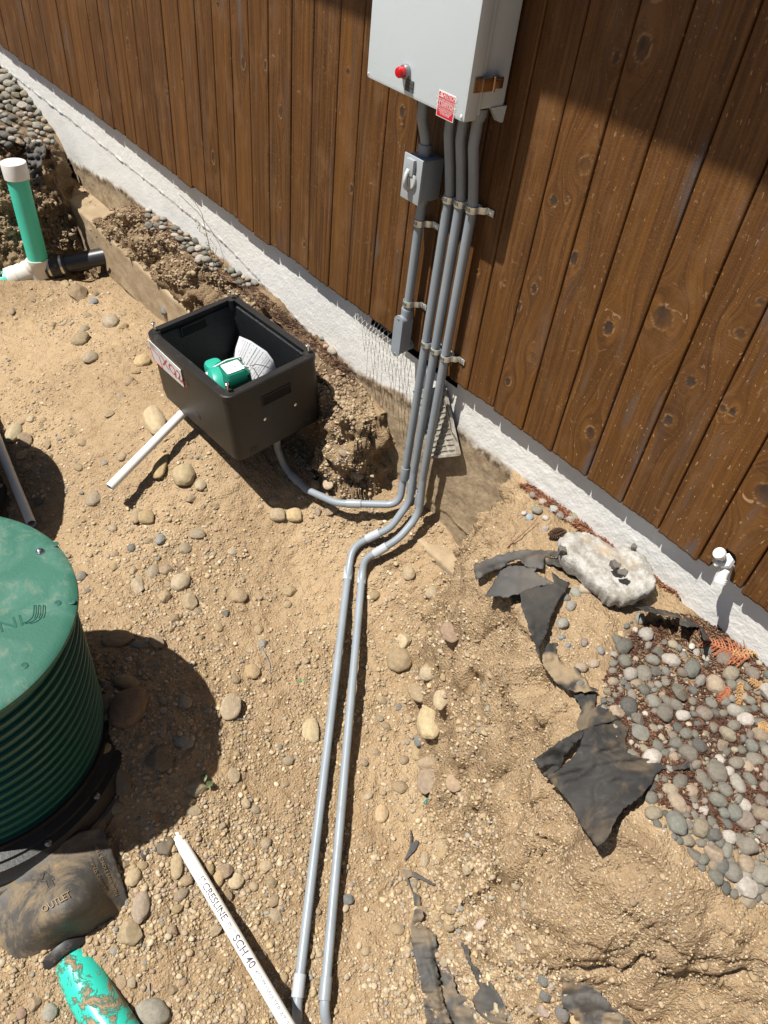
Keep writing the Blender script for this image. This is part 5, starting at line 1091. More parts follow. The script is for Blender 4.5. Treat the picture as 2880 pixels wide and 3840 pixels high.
# medium stones scattered over the trench floor
def region_word(x, y):
    if x < 560 and 2350 < y < 3150: return 'in the shade of the green riser'
    if y < 1150: return 'near the clean-out tee'
    if x < 1250 and y < 1950: return 'around the black box'
    if 1250 <= x < 1700 and y < 2000: return 'by the conduit elbows'
    if x < 1230 and y < 2500: return 'between the green lid and the conduits'
    if x < 1200 and y < 3200: return 'left of the two floor conduits'
    if x < 640: return 'around the bottom teal pipe'
    if x < 1200: return 'beside the long white pipe'
    if y < 2600: return 'between conduits and fabric'
    return 'right of the two floor conduits'
taken = [(b[0], b[1], max(b[2], b[3])*.5) for b in BIG]
def free(x, y, r):
    return all((x-a)**2+(y-b)**2 > (r+c)**2 for a, b, c in taken)
def onpipe(x, y):
    for (ax_, ay_), (bx_, by_), rr in (((1306,2143),(1120,3697),34), ((1357,2161),(1220,3708),34), ((634,3085),(1100,3880),42), ((411,1828),(655,1580),24), ((1306,2143),(1462,1983),40), ((1462,1983),(1530,1830),34), ((1357,2161),(1500,2016),36), ((1500,2016),(1571,1900),34), ((1140,1835),(1330,1889),30), ((1330,1889),(1500,1890),36), ((60,1780),(100,1960),30)):
        t = max(0, min(1, ((x-ax_)*(bx_-ax_)+(y-ay_)*(by_-ay_))/((bx_-ax_)**2+(by_-ay_)**2))); 
        if math.hypot(x-ax_-t*(bx_-ax_), y-ay_-t*(by_-ay_)) < rr: return True
    return False
BOXQ = [(530,1230),(880,1085),(1215,1320),(1225,1600),(900,1755),(600,1500)]
RISQ = [(-10,1920),(110,1955),(240,2045),(318,2200),(318,2300),(380,2750),(370,2900),(300,3060),(150,3200),(300,3200),(420,3200),(510,3440),(430,3560),(130,3760),(-10,3700)]
FLOORQ = [(0,1110),(390,1020),(560,1130),(900,1100),(1250,1500),(1400,1700),(1640,1960),(1720,2150),(1760,2300),(1840,2600),(1830,2900),(1880,3200),(2060,3500),(2200,3840),(0,3840)]
zones = [((620,2180),170,2.5),((900,3150),140,1.6),((1280,1800),120,2.),((120,1700),120,2.2),((640,2620),220,1.6),((560,3300),150,1.8),((1000,3420),90,2.),((150,1050),150,1.6),((1680,3450),170,1.5),((1500,2700),130,1.4)]
cnt = 0; tries = 0; r6 = random.Random(12)
while cnt < 188 and tries < 9000:
    tries += 1; x, y = r6.uniform(0, 2100), r6.uniform(1040, 3840)
    if not inpoly(x, y, FLOORQ) or inpoly(x, y, BOXQ) or inpoly(x, y, RISQ): continue
    wgt = .28+max([k*math.exp(-((x-c[0])**2+(y-c[1])**2)/(r*r)) for c, r, k in zones])
    if r6.random() > wgt/2: continue
    s = r6.uniform(17, 40)*(1 if r6.random() < .85 else 1.3)*(.62+y/3840*.5)
    if onpipe(x, y) or not free(x, y, s*.5): continue
    taken.append((x, y, s*.5)); cnt += 1; g = r6.random() < .09; an = r6.random() < .4
    word = ('grey' if g else 'tan')+(' angular' if an else ' rounded'); rg_ = region_word(x, y)
    stone_px(x, y, s*r6.uniform(.85, 1.3), s*r6.uniform(.7, 1), 'a' if an else 'r', 'g' if g else 't', r6.uniform(-60, 60), 'small %s stone %s' % (word, rg_), 'small %s stones %s' % (word, rg_), sink=.12)
# river pebbles
def pebble(x, y, s, grp, lab, cols=None, lift=0, world=None, k=1.):
    P, nn = G(x, y) if world is None else world
    d = np.linalg.norm(P-CAMC); a = s*d/FPX/2; b = a*r6.uniform(.68, .95); c = a*r6.uniform(.5, .72)
    col = np.array(r6.choice(cols or PEB))*r6.uniform(.8, 1.25)*k
    if lab is None or lab.startswith('+'): lab = '%s %s pebble %s' % ('large' if a > .020 else 'small' if a < .014 else 'medium', colword(col), bedword(x, y) if lab is None else lab[1:])
    PBQ.append((s, ('river_pebble', r6.choice(SM) if r6.random() < .78 else r6.choice(AM), P+np.array([0, 0, lift]), nn, a, b, c, tuple(col), r6.uniform(0, 3.14), .35, lab, 'pebble', grp)))
BEDQ = [(2330,2330),(2390,2290),(2440,2360),(2560,2405),(2700,2440),(2890,2490),(2890,3400),(2800,3380),(2640,3310),(2570,3180),(2440,3080),(2400,2960),(2350,2880),(2290,2760),(2250,2600),(2290,2480)]
SLABQ = [(2100,2015),(2200,1990),(2360,2050),(2470,2160),(2450,2220),(2340,2245),(2200,2130)]
tk2 = []
BEDLAB = None
def bedword(x, y):
    if y < 2440: return 'below the concrete chunk'
    if y < 2640: return 'by the cedar sprig' if x > 2540 else 'left of the cedar sprig'
    if y < 2900: return 'in the bed centre' if x < 2650 else 'at the right edge, mid bed'
    if y < 3130: return 'beside the fabric flap' if x < 2640 else 'at the right edge, lower bed'
    return 'at the lower end of the bed'
def colword(c):
    m = sum(c)/3; r = c[0]/(c[2]+1e-6)
    if m > .34: return 'whitish'
    if r > 1.75: return 'tan'
    if r > 1.45: return 'brownish'
    return 'dark grey' if m < .13 else 'mid grey' if m < .20 else 'pale grey'
def place_field(Q, n, s0, s1, grp, lab, gap=.86, thin=None, cols=None, lift=.0, seed=1):
    r = random.Random(seed); xs = [q[0] for q in Q]; ys = [q[1] for q in Q]; c = 0
    for t in range(n*60):
        if c >= n: break
        x, y = r.uniform(min(xs), max(xs)), r.uniform(min(ys), max(ys))
        if not inpoly(x, y, Q) or (thin and r.random() > thin(x, y)): continue
        s = r.uniform(s0, s1)*(1-.35*t/(n*60))
        if any((x-a)**2+(y-b)**2 < ((s+e)*.5*gap)**2 for a, b, e in tk2): continue
        tk2.append((x, y, s)); pebble(x, y, s, grp, lab, cols, lift); c += 1
place_field(BEDQ, 245, 24, 76, 'river pebbles in the bed at the right edge', BEDLAB, .76, lambda x, y: max(.1, min(1., .75+1.3*mnoise.noise(Vector((x*.007, y*.007, 7.))))))
TLQ = [(-20,235),(30,275),(90,345),(150,420),(190,500),(205,545),(150,560),(95,535),(0,560),(-20,560)]
place_field(TLQ, 78, 22, 40, 'river pebbles heaped at the top left', '+in the top left heap', .80, lift=.006, seed=3)
for (x, y, r_, n_, nm) in ((470,745,34,9,'first'), (500,755,26,5,'first'), (590,810,42,12,'second'), (590,845,36,8,'second'), (690,880,42,12,'third'), (720,930,34,8,'third'), (765,960,34,9,'fourth'), (800,1000,26,6,'fourth'), (880,1020,34,6,'fifth'), (920,1060,38,7,'fifth')):
    Qc = [(x+r_*math.cos(a), y+r_*.7*math.sin(a)) for a in np.linspace(0, 6.28, 12)]
    place_field(Qc, n_, 20, 36, 'river pebbles stranded along the foundation', '+on the soil ledge along the foundation', .72, lift=.006, seed=int(x))
for x, y, s, c in ((1216,1272,36,(.22,.23,.20)), (1250,1275,46,(.30,.25,.18)), (1222,1302,26,(.42,.26,.18)), (1245,1320,40,(.34,.30,.24)), (1292,1335,44,(.36,.36,.31)), (1340,1325,30,(.3,.3,.28))):
    pebble(x, y, s, 'river pebbles beside the wire lath', '+between the black box and wire lath', [c])
for x, y, s, c in ((1995,1858,30,(.24,.21,.18)), (2035,1885,34,(.55,.46,.36)), (2012,1915,46,(.24,.22,.17)), (2075,1915,40,(.45,.46,.42)), (2100,1935,36,(.22,.20,.17)), (1965,1925,24,(.42,.33,.30)), (1985,1940,34,(.36,.42,.46)), (2045,1945,28,(.44,.38,.33)), (2150,1938,40,(.26,.23,.17)), (2135,1952,44,(.42,.37,.29)), (2045,1985,30,(.45,.40,.36)), (2175,1965,28,(.3,.29,.26))):
    pebble(x, y, s, 'pebbles above the concrete chunk', '+above the concrete chunk', [c])
for x, y, s, c in ((2198,2210,54,(.40,.33,.24)), (2158,2225,44,(.36,.35,.30)), (2115,2240,44,(.24,.23,.20)), (2140,2275,44,(.25,.23,.19)), (2108,2340,48,(.27,.26,.23)), (2105,2392,30,(.30,.32,.30)), (2130,2422,26,(.17,.18,.18)), (2190,2412,34,(.24,.20,.17)), (2330,2380,30,(.48,.36,.22)), (2180,2505,46,(.36,.28,.20)), (2225,2490,40,(.38,.30,.22)), (2250,2440,32,(.26,.25,.23)), (2170,2570,40,(.2,.19,.17))):
    pebble(x, y, s, 'pebbles between the curled fabric and the bed', '+between the curled fabric and the bed', [c])
PBQ.sort(key=lambda t: -t[0])
for _, a_ in PBQ[:292]: put_stone(*a_)
REST = [a_ for _, a_ in PBQ[292:]]
# ------------------------------------------------------------------ fine gravel and crumbs (uncountable)
def merge_scatter(name, label, pts, sizes, cols, seed, flat=(.5, .8), sink=.2, ang=.5):
    r = np.random.default_rng(seed); n = len(pts); T = [stone_shape(IV1, k+80, 0. if r.random() > ang else .9) for k in range(14)]; nv = len(IV1); nf = len(IF1)
    V = np.empty((n, nv, 3), np.float32); ti = r.integers(0, 14, n); th = r.random(n)*6.28; sx = sizes*r.uniform(.8, 1.25, n); sy = sizes*r.uniform(.65, 1., n); sz = sizes*r.uniform(*flat, n)
    Ta = np.array(T)[ti]; x = Ta[:, :, 0]*sx[:, None]; y = Ta[:, :, 1]*sy[:, None]; c, s_ = np.cos(th)[:, None], np.sin(th)[:, None]
    V[:, :, 0] = x*c-y*s_+pts[:, 0:1]; V[:, :, 1] = x*s_+y*c+pts[:, 1:2]; V[:, :, 2] = Ta[:, :, 2]*sz[:, None]+pts[:, 2:3]+(sz*sink)[:, None]
    F = (IF1[None]+(np.arange(n)*nv)[:, None, None]).reshape(-1, 3)
    me = mesh(name, V.reshape(-1, 3), F, True); at = me.color_attributes.new('Col', 'FLOAT_COLOR', 'POINT')
    C4 = np.ones((n, nv, 4), np.float32); C4[:, :, :3] = cols[:, None, :]; at.data.foreach_set('color', C4.ravel())
    o = link(name, me, GRAVEL); return tag(o, label, None, None, 'stuff')
if REST: merge_scatter('river_pebbles', 'smallest river pebbles filling the gaps of the pebble beds', np.array([a_[2] for a_ in REST]), np.array([a_[4] for a_ in REST]), np.array([a_[7] for a_ in REST]), 77, (.5, .7), .35, .1)
def scatter(n, Qpx, seed, dens=None, zref=None):
    r = random.Random(seed); out = []; nr = []; xs = [q[0] for q in Qpx]; ys = [q[1] for q in Qpx]
    x0, x1, y0, y1 = min(xs), max(xs), min(ys), max(ys)
    while len(out) < n:
        x, y = r.uniform(x0, x1), r.uniform(y0, y1)
        if not inpoly(x, y, Qpx) or (dens is not None and r.random() > dens(x, y)): continue
        v = ray(x, y); l, nn, i, d = BVH.ray_cast(Vector(CAMC), Vector(v))
        if l is None: continue
        out.append(l[:]); nr.append(nn[:])
    return np.array(out), np.array(nr)
def gdens(x, y):
    z = max([min(1., k*.5)*math.exp(-((x-c[0])**2+(y-c[1])**2)/(r*r*1.6)) for c, r, k in zones])
    nz = mnoise.noise(Vector((x*.0045, y*.0045, 1.3)))+.6*mnoise.noise(Vector((x*.014, y*.014, 5.)))
    return max(.12, min(1., .42+.9*nz+z))
ALLQ = [(-60,900),(0,560),(130,560),(300,1000),(560,1130),(900,1100),(1250,1330),(1400,1650),(1640,1960),(1900,1840),(2300,2150),(2330,2330),(2250,2600),(2400,2960),(2600,3250),(2940,3400),(2940,3900),(-60,3900)]
def cols(n, seed, pal, v=.22):
    r = np.random.default_rng(seed); p = np.array(pal)[r.integers(0, len(pal), n)]; return p*(1+r.uniform(-v, v, n))[:, None]
GP_ = TAN*5+GRY[:2]+[(.30, .21, .15), (.50, .42, .30)]
GP_ = [tuple(1.04*c for c in p) for p in GP_]
p1, _ = scatter(14500, FLOORQ, 21, gdens); r7 = np.random.default_rng(9)
sz1 = r7.uniform(.0026, .0070, len(p1))*np.where(r7.random(len(p1)) < .16, 1.55, 1); merge_scatter('fine_gravel', 'fine tan gravel strewn over the trench floor', p1, sz1, cols(len(p1), 1, GP_), 4)
p2, _ = scatter(30000, ALLQ, 22, lambda x, y: gdens(x, y)*.8+.15); merge_scatter('grit', 'grit and small crumbs covering the sandy soil', p2, r7.uniform(.0014, .0036, len(p2)), cols(len(p2), 2, GP_), 5)
# earth clods on the crumbly banks
BANK1 = [(300,640),(440,720),(700,930),(900,1090),(1130,1330),(1400,1450),(1400,1640),(1250,1560),(900,1110),(620,1060),(330,880)]
BANK2 = [(0,560),(170,700),(300,900),(240,960),(0,960)]
BANK3 = [(1740,2000),(1960,2230),(2080,2500),(2200,2700),(2100,2900),(2330,3150),(2600,3380),(2880,3500),(2880,3840),(2250,3840),(1950,3400),(1850,2800),(1760,2400),(1680,2100)]
SC = [(.36, .265, .16), (.32, .23, .14), (.40, .30, .19), (.27, .195, .12)]
for i, (Q, n_) in enumerate(((BANK1, 2000), (BANK2, 1500), (BANK3, 750))):
    p3, _ = scatter(n_, Q, 30+i, lambda x, y: (.25 if x < 2000 or y < 3000 or i < 2 else .04)+.75*max(0, mnoise.noise(Vector((x*.012, y*.012, 3.+i)))+.35)); s3 = r7.uniform(.0022, .0085 if i < 2 else .0055, len(p3))*np.where(r7.random(len(p3)) < .06, 2., 1)
    merge_scatter('earth_clods', ('crumbling earth clods on the bank along the foundation', 'crumbling earth clods at the far end of the trench', 'crumbling earth clods and small stones in the right bank')[i], p3, s3, cols(len(p3), 11+i, SC+TAN[:2], .2)*.88, 60+i, (.5, .9), .1, .7)
# gravel below the pebbles
p4, _ = scatter(900, BEDQ, 41); merge_scatter('fine_gravel', 'small tan and grey gravel between the river pebbles at the right', p4, r7.uniform(.002, .006, len(p4)), cols(len(p4), 21, PEB+TAN, .2)*.9, 70)
# ------------------------------------------------------------------ needles, bark and twigs
NEED = stone_mat('litter', 'Col')
def needles(name, label, Q, n, L0, L1, wd, pal, seed, dens=None, lift=.004):
    P, Nn = scatter(n, Q, seed, dens); r = np.random.default_rng(seed); V = np.empty((n, 6, 3)); th = r.random(n)*6.28; L = r.uniform(L0, L1, n); w = wd*r.uniform(.6, 1.3, n); tl = r.uniform(-.35, .35, n)
    dx, dy = np.cos(th), np.sin(th); D = np.stack([dx*L, dy*L, tl*L], -1); Sd = np.stack([-dy*w, dx*w, 0*w], -1); U_ = np.zeros((n, 3)); U_[:, 2] = w
    P = P+np.array([0, 0, 1])*(lift*r.random(n))[:, None]
    for k, (a, b) in enumerate(((-.5, -1), (-.5, 1), (-.5, 0), (.5, -1), (.5, 1), (.5, 0))): V[:, k] = P+D*a+Sd*b*.5+(U_ if b == 0 else 0)
    F = np.array([[0, 3, 5, 2], [2, 5, 4, 1], [1, 4, 3, 0]]); F = (F[None]+(np.arange(n)*6)[:, None, None]).reshape(-1, 4)
    me = mesh(name, V.reshape(-1, 3), F); C = np.ones((n, 6, 4), np.float32); C[:, :, :3] = (np.array(pal)[r.integers(0, len(pal), n)]*r.uniform(.7, 1.2, n)[:, None])[:, None]
    me.color_attributes.new('Col', 'FLOAT_COLOR', 'POINT').data.foreach_set('color', C.ravel()); return tag(link(name, me, NEED), label, None, None, 'stuff')
BRK = [(.085, .042, .026), (.12, .055, .032), (.055, .030, .022), (.16, .075, .042)]
ORG = [(.36, .14, .07), (.28, .12, .07), (.42, .20, .10), (.20, .09, .06)]
MULQ = [(2330,2400),(2440,2330),(2560,2300),(2700,2340),(2890,2480),(2890,3200),(2760,3180),(2600,3080),(2440,2990),(2330,2860),(2290,2700),(2260,2560)]
needles('bark_litter', 'reddish brown bark and needle litter between the river pebbles', MULQ, 7500, .006, .022, .0022, BRK*3+ORG[1:2], 51, lambda x, y: .35+max(0, mnoise.noise(Vector((x*.008, y*.008, 2.)))*1.6+.3))
WQ = [(1940,1815),(2000,1830),(2150,1935),(2300,2040),(2440,2130),(2560,2215),(2700,2298),(2890,2395),(2890,2410),(2700,2315),(2540,2235),(2400,2150),(2200,2010),(2020,1880)]
needles('needle_litter', 'orange dry needles gathered along the foot of the foundation', WQ, 1500, .012, .040, .0018, ORG+BRK[:1], 52, None, .010)
TLN = [(0,500),(200,530),(190,600),(0,600)]
needles('needle_litter', 'dark litter below the pebble heap at the top left', TLN, 500, .01, .03, .003, BRK, 53)
LEDQ = [(430,720),(560,780),(760,930),(960,1080),(1250,1330),(1330,1400),(1330,1460),(1200,1340),(940,1120),(700,950),(480,800)]
needles('root_litter', 'dark roots and litter on the soil ledge along the foundation', LEDQ, 1300, .008, .035, .0022, BRK+[(.035, .022, .016)], 54, None, .006)
needles('root_litter', 'fine dead roots hanging in the earth bank', BANK1, 900, .01, .04, .0012, BRK+SC, 55, None, .008)
def twig(pts, r, label, m, cat='twig', lift=.006, name='twig'):
    P = [G(x, y)[0]+np.array([0, 0, lift+(h or 0)]) for x, y, h in pts]; mb = MB(); mb.tube(fillet(P, .02, 5), [r*(1-.5*i/max(1, (len(fillet(P, .02, 5))-1))) for i in range(len(fillet(P, .02, 5)))], 6)
    return tag(mb.build(name, m, None, smooth=True), label, cat)
TW = worn('dry_twig', (.30, .24, .17), .8); TWR = worn('red_twig', (.20, .07, .045), .8); TWG = worn('wire_scrap', (.20, .21, .22), .5)
twig([(2580,2270,.02),(2690,2330,.03),(2760,2400,.03),(2790,2455,.01)], .0022, 'long pale forked twig across the black fabric by the wall', TW)
twig([(2732,2325,.03),(2735,2365,.03),(2722,2410,.01)], .0018, 'short pale twig hanging beside the cedar sprig', TW)
twig([(2784,2365,.02),(2782,2400,.01)], .0014, 'tiny upright twig on the fabric near the right edge', TW)
twig([(1900,2058,.0),(1950,2020,.01),(1998,1975,.01),(2010,1960,.02)], .0016, 'thin reddish twig lying on sand above the curled fabric', TWR)
twig([(2060,1845,.01),(2110,1890,.012),(2180,1925,.01)], .0014, 'reddish needle twig at the wall above the concrete chunk', TWR)
twig([(2250,1995,.01),(2310,2050,.01),(2360,2090,.01)], .0018, 'brown twig between the concrete chunk and the foundation', TWR)
twig([(2300,2040,.012),(2420,2100,.012),(2500,2170,.01),(2590,2240,.01)], .0020, 'long brown stem along the foundation right of the concrete chunk', TWR)
twig([(2650,2262,.012),(2700,2290,.016),(2745,2318,.01)], .0035, 'pale peeled stick at the wall under the tap', worn('peeled_stick', (.48, .34, .22), .7))
twig([(978,2430,.0),(995,2460,.008),(1012,2490,.0),(1014,2530,.0)], .0022, 'bent grey wire scrap on the floor left of the conduits', TWG, 'wire', .004, 'wire_scrap')
twig([(880,2690,.0),(898,2668,.006)], .0028, 'short light grey scrap on the flat pale stone', worn('grey_scrap', (.40, .42, .43), .5), 'wire', .018, 'wire_scrap')
twig([(890,2700,.0),(935,2698,.006),(950,2702,0)], .0014, 'thin grey wire bit below the flat pale stone', TWG, 'wire', .004, 'wire_scrap')
twig([(815,2745,.0),(835,2755,.004),(850,2768,0)], .0016, 'small pale straw at the edge of the riser shadow', TW, 'straw', .004)
twig([(918,2748,0),(922,2780,.003)], .0018, 'upright pale straw in mid floor below the flat pale stone', TW, 'straw', .004)
twig([(560,3688,0),(563,3740,.006)], .0022, 'grey stick lying on the floor right of the teal pipe', TWG, 'stick', .005)
twig([(958,3140,0),(957,3178,.004)], .0013, 'tiny grey stick on the floor above the long white pipe', TWG, 'stick', .004)
twig([(1122,2553,0),(1149,2560,.002)], .0026, 'bright green plastic scrap on the floor left of the conduits', mat('green_plastic', (.02, .45, .12), .4), 'plastic scrap', .004, 'plastic_scrap')
twig([(1587,3012,0),(1600,3000,.006),(1618,2996,.004),(1602,3006,.008),(1592,3018,.0)], .0022, 'tiny turquoise thread knot below the big brown rock', mat('turquoise_thread', (.05, .40, .34), .6), 'thread', .004, 'thread')
# cedar sprigs
def sprig(base, tip, n, sp, col, label, seed):
    r = random.Random(seed); mb = MB(); A, B = np.array(base, float), np.array(tip, float); d = (B-A); L = np.linalg.norm(d); u = d/L; v = np.array([-u[1], u[0]])
    def W(q, h): P = G(q[0], q[1])[0]; return P+np.array([0, 0, h])
    H = .012
    for i in range(n):
        t = i/n; q = A+d*t; ln = sp*(1-.65*t)*r.uniform(.7, 1.1)
        for s in (-1, 1):
            a = math.radians(38+r.uniform(-8, 8)); dr = u*math.cos(a)+v*s*math.sin(a); p0 = W(q, H); 
            prev = p0
            for k in range(1, 5):
                qq = q+dr*ln*k/4+v*s*ln*.02*k*k; pp = W(qq, H+.006*math.sin(k*.8)); r0 = .0034*(1-k/5.5); mb.tube([prev, (prev+pp)/2, pp], [r0*.7, r0*1.25, r0*.7], 4); prev = pp
                if k in (1, 2, 3):
                    for s2 in (-1, 1):
                        a2 = a*s+math.radians(35)*s2; d2 = u*math.cos(a2)+v*math.sin(a2); mb.tube([pp, W(qq+d2*ln*.22, H)], [.0022, .0010], 4)
    mb.tube([W(A+d*t, H) for t in np.linspace(0, 1, 8)], .0022, 5)
    return tag(mb.build('cedar_sprig', col, None), label, 'sprig')
CED = worn('orange_cedar', (.36, .13, .06), .7, var=.25, sc=60); CEY = worn('yellow_cedar', (.42, .25, .11), .7, var=.2, sc=60)
sprig((2800,2478), (2625,2412), 13, 62, CED, 'rust orange cedar sprig lying on pebbles below the black fabric', 1)
sprig((2740,2465), (2880,2455), 9, 26, CEY, 'yellowish cedar sprig running right from the orange one', 2)
sprig((2725,2590), (2685,2640), 7, 28, CED, 'small orange cedar tuft lower left of the big sprig', 3)
sprig((2770,2570), (2760,2660), 8, 22, CEY, 'narrow yellow cedar tip below the orange sprig', 4)
sprig((2835,2725), (2890,2760), 7, 26, CEY, 'yellow cedar tip at the right edge of the pebble bed', 5)
sprig((2850,2588), (2800,2560), 6, 22, CEY, 'pale cedar tip near the right edge, between two sprigs', 6)
# pine cone
cb = G(2078, 2014)[0]+np.array([0, 0, .016]); ca = G(2110, 2008)[0]+np.array([0, 0, .016]); cd2 = cb-ca; cd2 /= np.linalg.norm(cd2); mb = MB(); s1 = np.cross(cd2, [0, 0, 1.]); s1 /= np.linalg.norm(s1); s2 = np.cross(cd2, s1)
for i in range(11):
    t = i/10; rad = .017*math.sin(.35+t*2.5)
    for k in range(9):
        a = k/9*6.283+i*.6; rd = s1*math.cos(a)+s2*math.sin(a); tg_ = -s1*math.sin(a)+s2*math.cos(a); p = ca+cd2*(-.006+.055*t)
        mb.add([p+rd*.004, p+rd*rad*.8+tg_*.0045, p+rd*rad*1.15+cd2*.006, p+rd*rad*.8-tg_*.0045, p+rd*rad*.9+cd2*.003-cd2*.004], [[0, 1, 2], [0, 2, 3], [1, 4, 2], [2, 4, 3], [0, 4, 1], [0, 3, 4]])
tag(mb.build('pine_cone', worn('cone_brown', (.11, .06, .035), .8, var=.3, sc=80), None), 'open brown fir cone lying left of the white concrete chunk', 'cone')
# young plant climbing at the foundation
PL = empty('climbing_plant', hy(812, 1085, -.02), 'thin scraggly climbing plant with few green leaves against the white foundation', 'plant')
stem = [hy(822, 1095, -.03), hy(815, 1050, -.035), hy(800, 985, -.035), hy(775, 880, -.03), hy(757, 800, -.022), hy(733, 762, -.015), hy(700, 725, .0), hy(655, 700, .02)]
mb = MB(); cs = fillet(stem, .03, 5); mb.tube(cs, [.0022-.0012*i/len(cs) for i in range(len(cs))], 6); mb.tube([stem[3], hy(748, 868, -.03), hy(750, 850, -.03), hy(746, 835, -.03)], .0012, 5); mb.tube([stem[2], hy(812, 930, -.05), hy(790, 900, -.045)], .001, 5); mb.build('stem', worn('plant_stem', (.16, .10, .055), .7), PL, smooth=True)
LG = worn('leaf_green', (.12, .19, .045), .6, var=.2, sc=60); r9 = random.Random(8)
for (x, y, n_) in ((782, 905, 5), (790, 930, 7), (785, 955, 6), (796, 985, 4), (848, 1000, 5), (870, 1010, 5), (752, 852, 3), (772, 880, 3), (735, 765, 2)):
    for k in range(n_):
        p = hy(x+r9.uniform(-9, 9), y+r9.uniform(-11, 11), -.035+r9.uniform(-.02, .01)); a = r9.uniform(0, 6.28); d1 = np.array([math.cos(a), r9.uniform(-.5, .5), math.sin(a)])*r9.uniform(.006, .012); d2 = np.cross(d1, [0, -1., 0])*.42
        mb = MB(); mb.add([p, p+d1*.5+d2, p+d1, p+d1*.5-d2, p+d1*.5+[0, -.0012, 0]], [[0, 1, 4], [1, 2, 4], [2, 3, 4], [3, 0, 4]]); mb.build('leaf', LG, PL)
LF = empty('fallen_leaves', G(775, 2945)[0], 'curled green leaf pair beside the sunlit blocky stone', 'leaf')
for (x, y, a, L_) in ((765, 2925, -.3, .030), (788, 2950, -1.1, .028)):
    p = G(x, y)[0]+np.array([0, 0, .012]); d1 = np.array([math.cos(a), math.sin(a), .15])*L_; d2 = np.cross(d1, [0, 0, 1.])*.38; mb = MB(); V = []; F = []
    for i in range(6):
        t = i/5; w_ = math.sin(t*3.14)**.8; c_ = p+d1*(t-.5)+np.array([0, 0, .006*math.sin(t*3)]); V += [c_-d2*w_+[0, 0, .004*w_], c_, c_+d2*w_+[0, 0, .005*w_]]
    for i in range(5): F += [[i*3, i*3+1, i*3+4, i*3+3], [i*3+1, i*3+2, i*3+5, i*3+4]]
    mb.add(V, F); mb.build('leaf', worn('leaf_olive', (.085, .12, .05), .5, amt=.15), LF, smooth=True)
# ------------------------------------------------------------------ broken concrete chunk and shards
def chunk(outl, z, th, name, label, cat, m, rough=.0055, step=7, dust=None):
    V2, F2, n = sheet(outl, step, None, 3.2, 5); P = np.array([hz(x, y, z) for x, y in V2]); c = P[:n].mean(0)
    O = P[:n, :2]; sd, _ = poly_sd(P[:, 0], P[:, 1], O); ins = np.clip(-sd, 0, .05)
    P[:, 2] += .004*sst(0, .02, ins)+rough*fbm(P[:, 0]*13, P[:, 1]*13, 2., 4, .6)+.0016*fbm(P[:, 0]*60, P[:, 1]*60, 1., 2)
    rim = P[:n].copy(); rings = []
    for k, (dz, gr) in enumerate(((-.35, 1.015), (-.7, .995), (-1., .93))):
        q = rim.copy(); q[:, :2] = c[:2]+(q[:, :2]-c[:2])*(gr+.03*vn(q[:, :1]*30+k*9, q[:, 1:2]*30, k*3.)+.012*vn(q[:, :1]*90+k*9, q[:, 1:2]*90, k*3.)); q[:, 2] = z+dz*th+.008*vn(q[:, 0]*40, q[:, 1]*40, k+5.); rings.append(q)
    V = np.vstack([P]+rings); F = [list(f) for f in F2]; prev = list(range(n))
    for k in range(3):
        cur = [len(P)+k*n+i for i in range(n)]; F += [[prev[i], prev[(i+1) % n], cur[(i+1) % n], cur[i]] for i in range(n)]; prev = cur
    me = mesh(name, V, F, True); bm = bmesh.new(); bm.from_mesh(me); bmesh.ops.recalc_face_normals(bm, faces=bm.faces[:]); bm.to_mesh(me); bm.free()
    return tag(link(name, me, m), label, cat)
CM = mat('broken_concrete', rough=.9); n = N(CM); c = n.mix(n.ramp(n.noise(26, 6, .75), .42, .60), (.27, .25, .21), (.47, .455, .42)); c = n.mix(n.ramp(n.noise(8, 3), .6, .72, 0, .7), c, (.42, .30, .18)); c = n.mix(n.ramp(n.vor(55), 0, .16, .5, 0), c, (.15, .135, .12)); n.col(c); n.bump(n.noise(110, 5, .7), .004)
chunk([(2100,2016),(2128,1995),(2165,1990),(2205,1994),(2250,2015),(2272,2030),(2300,2048),(2345,2048),(2378,2060),(2420,2092),(2448,2135),(2462,2170),(2450,2200),(2432,2212),(2400,2230),(2368,2236),(2345,2243),(2330,2232),(2310,2236),(2285,2222),(2262,2190),(2235,2175),(2205,2160),(2195,2132),(2170,2112),(2140,2098),(2112,2078),(2108,2048)], -.118, .055, 'concrete_chunk', 'flat broken slab of whitish concrete lying against the foundation', 'concrete chunk', CM)
for i, (Q, l) in enumerate((([(2290,2100),(2305,2096),(2330,2115),(2326,2128),(2308,2124)], 'upper dark stone shard on the concrete chunk'), ([(2318,2132),(2345,2128),(2358,2142),(2348,2156),(2322,2142)], 'lower dark stone shard on the concrete chunk'), ([(2370,2040),(2380,2036),(2390,2052),(2372,2050)], 'small dark shard at the wall side of the concrete chunk'), ([(2098,2044),(2122,2050),(2126,2066),(2100,2064)], 'dark flake under the left tip of the concrete chunk'))):
    chunk(Q, -.072 if i < 2 else -.10, .016, 'stone_shard', l, 'shard', worn('dark_shard', (.13, .115, .10), .8), .002, 6)
